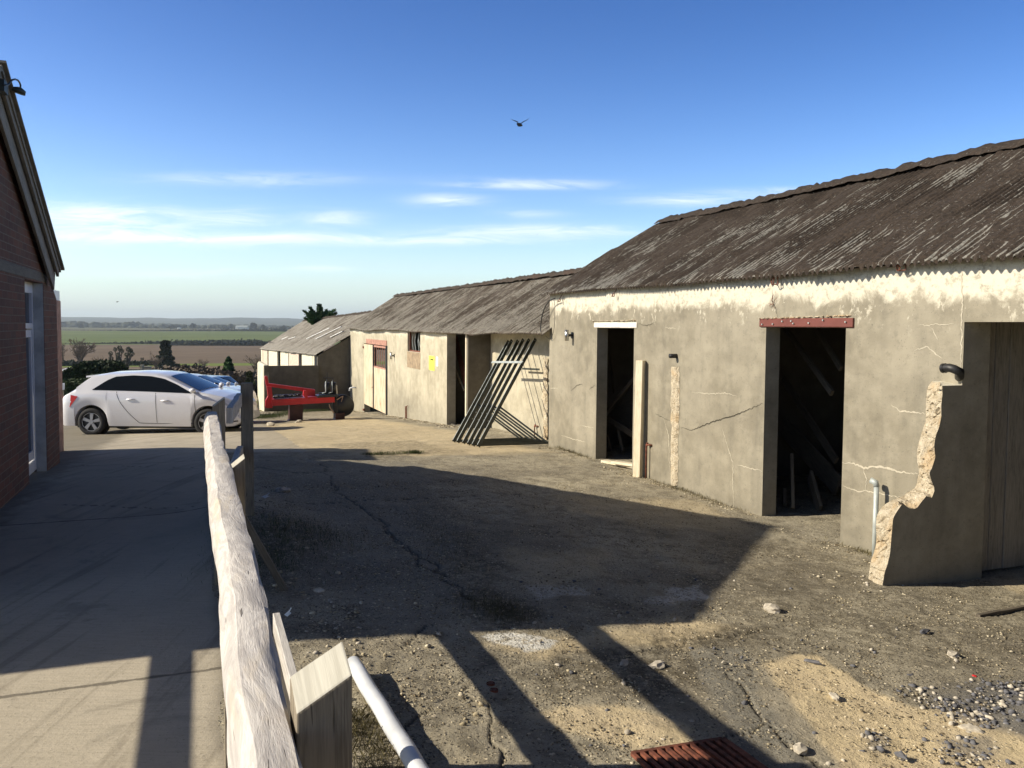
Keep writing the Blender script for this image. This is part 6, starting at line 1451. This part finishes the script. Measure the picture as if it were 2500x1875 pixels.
# ================================================================== LOOSE GROUND STUFF
def scatter(name, label, mats, n, region, smin, smax, seed, dens=None, cat='rubble', flat=.6):
    rg = np.random.default_rng(seed); tt = rg.uniform(region[0], region[1], n); ss = region[2]+(region[3]-region[2])*rg.random(n)**1.5
    x = N.x*tt+U.x*ss; y = N.y*tt+U.y*ss
    d = dens(x, y, tt, ss) if dens else np.ones(n); keep = rg.random(n) < d; x, y, tt, ss = x[keep], y[keep], tt[keep], ss[keep]; n = len(x); z = gz_np(x, y)
    ico = np.array([(0, 0, 1), (.894, 0, .447), (.276, .851, .447), (-.724, .526, .447), (-.724, -.526, .447), (.276, -.851, .447), (.724, .526, -.447), (-.276, .851, -.447), (-.894, 0, -.447), (-.276, -.851, -.447), (.724, -.526, -.447), (0, 0, -1)])
    fc = np.array([(0, 1, 2), (0, 2, 3), (0, 3, 4), (0, 4, 5), (0, 5, 1), (1, 6, 2), (2, 7, 3), (3, 8, 4), (4, 9, 5), (5, 10, 1), (6, 7, 2), (7, 8, 3), (8, 9, 4), (9, 10, 5), (10, 6, 1), (11, 7, 6), (11, 8, 7), (11, 9, 8), (11, 10, 9), (11, 6, 10)])
    sz = smin+(smax-smin)*rg.random(n)**3.2; v = ico[None]*(1+rg.uniform(-.35, .35, (n, 12, 1))); sc_ = np.stack([sz*rg.uniform(.7, 1.3, n), sz*rg.uniform(.6, 1.1, n), sz*rg.uniform(.3, flat, n)], -1); v = v*sc_[:, None]
    a = rg.uniform(0, 6.28, n); c, s_ = np.cos(a)[:, None], np.sin(a)[:, None]; vx = v[..., 0]*c-v[..., 1]*s_; vy = v[..., 0]*s_+v[..., 1]*c
    v = np.stack([vx+x[:, None], vy+y[:, None], v[..., 2]+(z+sc_[:, 2]*.35)[:, None]], -1).reshape(-1, 3)
    f = (fc[None]+np.arange(n)[:, None, None]*12).reshape(-1, 3)
    me = bpy.data.meshes.new(name); me.vertices.add(len(v)); me.vertices.foreach_set('co', v.ravel()); me.loops.add(f.size); me.loops.foreach_set('vertex_index', f.ravel().astype(np.int32)); me.polygons.add(len(f))
    me.polygons.foreach_set('loop_start', np.arange(0, f.size, 3, dtype=np.int32)); me.polygons.foreach_set('loop_total', np.full(len(f), 3, dtype=np.int32))
    for q in mats: me.materials.append(q)
    me.polygons.foreach_set('material_index', np.repeat(rg.integers(0, len(mats), n), 20).astype(np.int32)); me.update(calc_edges=True)
    o = bpy.data.objects.new(name, me); COL.objects.link(o); return tag(o, label, cat, kind='stuff')
M['crumb'] = mat_plain('crumb', (.40, .34, .22), .95, var=.4, scale=30); M['crumb2'] = mat_plain('crumb_dark', (.16, .125, .075), .95, var=.4, scale=30); M['crumb3'] = mat_plain('crumb_pale', (.60, .53, .38), .95, var=.3, scale=30)
litband = lambda x, y, t, s: np.clip(fbm(x*1.4, y*1.4, 91, 4)*3.2-1.0, .06, 1)*sstep(.30, .7, t)
scatter('gravel', 'small pale crumbs of broken concrete scattered over the yard', [M['crumb'], M['crumb'], M['crumb2'], M['crumb3'], M['crumb2']], 80000, (.25, 5.5, .8, 9.5), .0022, .0095, 1, litband, flat=.5)
polyg = gp([(1990, 1490), (2100, 1480), (2260, 1450), (2300, 1660), (2180, 1600), (2080, 1550)]); polyg2 = gp([(2020, 1600), (2130, 1590), (2170, 1620), (2100, 1645), (2030, 1635)]); polyg3 = gp([(1855, 1575), (1918, 1582), (1915, 1628), (1868, 1622)])
gd = lambda x, y, t, s: np.clip(np.maximum.reduce([poly_mask(x, y, polyg, 31, .2, .12), poly_mask(x, y, polyg2, 32, .1, .05), .8*poly_mask(x, y, polyg3, 33, .08, .04)])+.012, 0, 1)
scatter('gravel', 'dark grey loose gravel at the lower right of the yard', [M['slate'], M['slate'], M['stone']], 26000, (1.5, 4.2, .6, 5.6), .006, .020, 2, gd, flat=.9)
pm = gp([(560, 1230), (700, 1250), (900, 1330), (780, 1400), (640, 1350), (570, 1290)])
scatter('rubble', 'shaded stones and rubble heaped along the foot of the fence', [M['crumb3'], M['crumb'], M['stone']], 2600, (.25, 1.9, 2.2, 6.5), .005, .022, 3, lambda x, y, t, s: np.clip(poly_mask(x, y, pm, 41, .4, .25)+.08, 0, 1), flat=.55)
def grass(name, label, mat, n, fn, h0, h1, seed, lean=.5):
    random.seed(seed); m = MB()
    for i in range(n):
        x, y = fn(); z = gz(x, y)-.005; a = random.uniform(0, 6.28); h = random.uniform(h0, h1); w = .0007+h*.006; d = Vector((math.cos(a), math.sin(a), 0)); e_ = Vector((-d.y, d.x, 0)); L = random.uniform(.1, lean)*h; p = Vector((x, y, z))
        m.face([p-e_*w, p+e_*w, p+d*L*.4+Vector((0, 0, h*.6))+e_*w*.7, p+d*L+Vector((0, 0, h)), p+d*L*.4+Vector((0, 0, h*.6))-e_*w*.7])
    return tag(m.build(name, M[mat], None, origin=None), label, 'grass', kind='stuff')
def inpoly(lst, jit_=.15):
    pts = gp(lst)
    def f():
        while True:
            i = random.randrange(len(pts)-1); a, b = pts[i], pts[i+1]; k = random.random(); return a[0]+(b[0]-a[0])*k+random.gauss(0, jit_), a[1]+(b[1]-a[1])*k+random.gauss(0, jit_)
    return f
grass('grass', 'shaded green grass and moss tufts beside the fence corner', 'grass', 4200, inpoly([(560, 1130), (600, 1160), (680, 1140), (640, 1190), (560, 1210), (620, 1240)], .2), .008, .04, 1)
grass('grass', 'thin green grass line along the broken slab edge across the yard', 'grass', 1500, inpoly([(790, 983), (830, 982), (895, 978), (900, 979)], .05), .015, .06, 2)
grass('grass', 'dry straggly grass between the near post and the pale pipe', 'dry', 900, inpoly([(770, 1540), (790, 1600), (830, 1680)], .06), .012, .055, 3, .9)
grass('grass', 'green verge at the foot of the low wall and its stones', 'grass', 4000, inpoly([(560, 905), (585, 900), (640, 890), (700, 888)], .25), .03, .12, 4)
grass('grass', 'strip of bright grass by the hedge left of the white car', 'grass', 5000, (lambda: (random.uniform(-19, -13), random.uniform(30.5, 32.5))), .1, .25, 5)
grass('moss', 'dark moss and dead stems in the middle of the shaded yard', 'dry', 2500, inpoly([(1010, 1290), (1060, 1310), (1110, 1320), (1080, 1345), (960, 1180), (900, 1110)], .10), .01, .035, 6)
# individual stones that stand out
for (px, py, rx, ry, rz_, mt, lab) in ((1884, 1491, .060, .045, .030, 'stone', 'lone pale rounded stone with a long shadow in the sunny yard'), (1953, 1834, .040, .026, .020, 'stone', 'white chunk of concrete right of the iron drain grate'), (2327, 1601, .045, .040, .018, 'stone', 'flat whitish fragment among gravel at the right'),
    (2200, 1849, .028, .014, .018, 'slate', 'pointed dark slate sliver at the bottom right'), (2258, 1543, .045, .018, .015, 'slate', 'brown flat shard near the right end of the yard'), (2037, 1702, .040, .018, .014, 'stone', 'broken pale pebble pair on the sandy patch'), (1985, 1617, .05, .010, .010, 'slate', 'dark twig like fragment on the sandy patch edge'),
    (2370, 1785, .05, .025, .02, 'stone', 'white plaster lump in the dark gravel pile'), (1605, 1627, .05, .035, .018, 'stone', 'squarish pale stone where the slabs meet'), (1523, 1622, .05, .02, .016, 'stone', 'long pale stone in the dark rubble strip'), (2220, 1651, .035, .015, .008, 'slate', 'flat brown leaf like flake beside the gravel'),
    (690, 1200, .10, .07, .03, 'stone', 'pale stone in shade behind the fence corner'), (778, 1445, .04, .03, .016, 'stone', 'pale flat stone in shade right of the leaning brace')):
    p = G(px, py); random.seed(int(px)); single(MB().blob(p+Vector((0, 0, rz_*.4)), rx, ry, rz_, .28, 2), 'stone', M[mt], lab, 'stone', p, 'loose stones in the yard')
for (px, py, s_, lab) in ((647, 1217, .045, 'crumpled white litter in shade behind the fence corner'), (703, 1505, .022, 'small white scrap of litter by the fence foot')):
    p = G(px, py); m = MB(); m.face([p+Vector((-s_, 0, .01)), p+Vector((0, -s_*.6, .004)), p+Vector((s_*.9, .0, .02)), p+Vector((.0, s_*.5, .03))]); m.face([p+Vector((0, -s_*.3, .01)), p+Vector((s_, .0, .05)), p+Vector((s_*.7, s_*.3, .05)), p+Vector((-.2*s_, .2*s_, .02))]); single(m, 'litter', M['paper'], lab, 'litter', p)
p = G(2379, 1652); single(MB().blob(p+Vector((0, 0, .004)), .016, .010, .006, .2, 1), 'litter', M['machred'], 'tiny red scrap among the gravel at the right', 'litter', p)
a, b = G(2388, 1508), G(2520, 1484); single(MB().beam(a+Vector((0, 0, .012)), b+Vector((0, 0, .016)), .03, .02, segs=6, jit=.004), 'stick', M['oldwood'], 'thin weathered stick lying at the right edge of the yard', 'stick', a)
a, b = G(1568, 1607), G(1600, 1640)
# iron drain grate
c0, c1, c2 = G(1543, 1853), G(1763, 1817), G(1850, 1885); ex = (c1-c0); ey = (c2-c1); Lx = ex.length; ex.normalize(); ey = (ey-ex*ey.dot(ex)).normalized()*1.0; Ly = .36
up = Vector((0, 0, 1)); c0 = c0+up*.012; dg = thing('drain_grate', 'rusty iron drain grate at the bottom edge of the yard', 'drain', c0)
m = MB()
for (a, b) in ((0, Lx),):
    m.prism([c0, c0+ex*Lx, c0+ex*Lx+ey*Ly, c0+ey*Ly], up*.003)
m.build('pit_shade_plate', mat_plain('pit_shade', (.004, .004, .004), 1), dg)  # black plate laid on the ground, standing in for the pit's shade
m = MB(); w = .018
def bar(p, q, ww=.018, hh=.014):
    return m.beam(p+up*.010, q+up*.010, ww, hh, segs=5, jit=.0015)
bar(c0, c0+ex*Lx); bar(c0+ey*Ly, c0+ex*Lx+ey*Ly); bar(c0, c0+ey*Ly); bar(c0+ex*Lx, c0+ex*Lx+ey*Ly, .03)
m.build('frame', M['rust'], dg)
nb = 11
for i in range(1, nb):
    m = MB(); q = c0+ex*(Lx*i/nb); bar(q, q+ey*Ly, .020, .014); m.build('bar', M['rust'], dg)
for (px, py, lab) in ((1198, 1673, 'upper rusty pipe end set in the yard surface'), (1206, 1689, 'lower rusty pipe end set in the yard surface')):
    p = G(px, py); m = MB(); m.tube([p+Vector((0, 0, -.01)), p+Vector((0, 0, .012))], .020, 14, cap=False); m.tube([p+Vector((0, 0, -.01)), p+Vector((0, 0, .0115))], .013, 14); single(m, 'pipe_end', M['rust'], lab, 'pipe', p, 'rusty pipe ends in the ground')

# ================================================================== HAZE
hz = MB().xyz(-9000, 9000, -700, 11200, -90, 140); hm = bpy.data.materials.new('haze'); hm.use_nodes = True; nt = hm.node_tree; nt.nodes.remove(nt.nodes.get('Principled BSDF'))
v = nt.nodes.new('ShaderNodeVolumePrincipled'); v.inputs['Color'].default_value = (.80, .91, 1, 1); v.inputs['Density'].default_value = 1.15e-4; v.inputs['Anisotropy'].default_value = .2
nt.links.new(v.outputs[0], nt.nodes.get('Material Output').inputs['Volume'])
HZ = tag(hz.build('haze', hm, None), kind='stuff', label='pale blue air over the valley', cat='haze')
SC.cycles.volume_bounces = 0; SC.cycles.volume_max_steps = 64
SC.cycles.max_bounces = 5; SC.cycles.diffuse_bounces = 2

# unseen barn-shaped block added behind the viewer to cut sky light on shaded faces
bn = thing('sky_blocker', 'unseen block added behind the viewer to hold back sky light', 'light blocker', P(2, -14, 0))
m = MB(); m.tsz(-9, 13, -20, -13, -3, 4.6); m.build('wall', M['wallp'], bn)
m = MB(); m.prism([P(-9.3, -12.6, 4.5), P(-9.3, -16.5, 7.2), P(-9.3, -20.4, 4.5)], N*22.6); m.build('roof', M['roof_c'], bn)

# debris and weeds gathered along the foot of the walls
scatter('rubble', 'crumbled render and grit gathered along the foot of the near shed wall', [M['crumb3'], M['crumb'], M['crumb2']], 8000, (5.15, 5.62, 5.3, 13.0), .004, .015, 12, lambda x, y, t, s: np.clip(((t-5.1)/.5)**2*(.25+fbm(x*2, y*2, 55, 3)), 0, 1)*(1-((s > 6.1) & (s < 7.25) & (t > 5.55))), flat=.6)
scatter('rubble', 'broken lumps fallen below the broken wall stub', [M['crumb3'], M['stone'], M['crumb']], 260, (4.5, 5.2, 4.6, 5.6), .004, .022, 13, lambda x, y, t, s: np.clip(1.1-np.hypot(t-4.85, s-5.05)/.5, 0, 1), flat=.7)
scatter('rubble', 'grit and small stones along the foot of the byre wall', [M['crumb'], M['crumb2'], M['crumb3']], 3500, (5.1, 5.6, 18, 31), .008, .03, 14, lambda x, y, t, s: np.clip(((t-5.1)/.5)**2, 0, 1)*.6)
grass('weeds', 'small dry weeds sprouting along the foot of the near shed wall', 'dry', 1500, (lambda: (lambda p: (p.x, p.y))(P(5.60-abs(random.gauss(0, .05)), random.choice((random.gauss(8.6, .5), random.gauss(11.9, .5), random.gauss(5.6, .2))), 0))), .015, .06, 15)
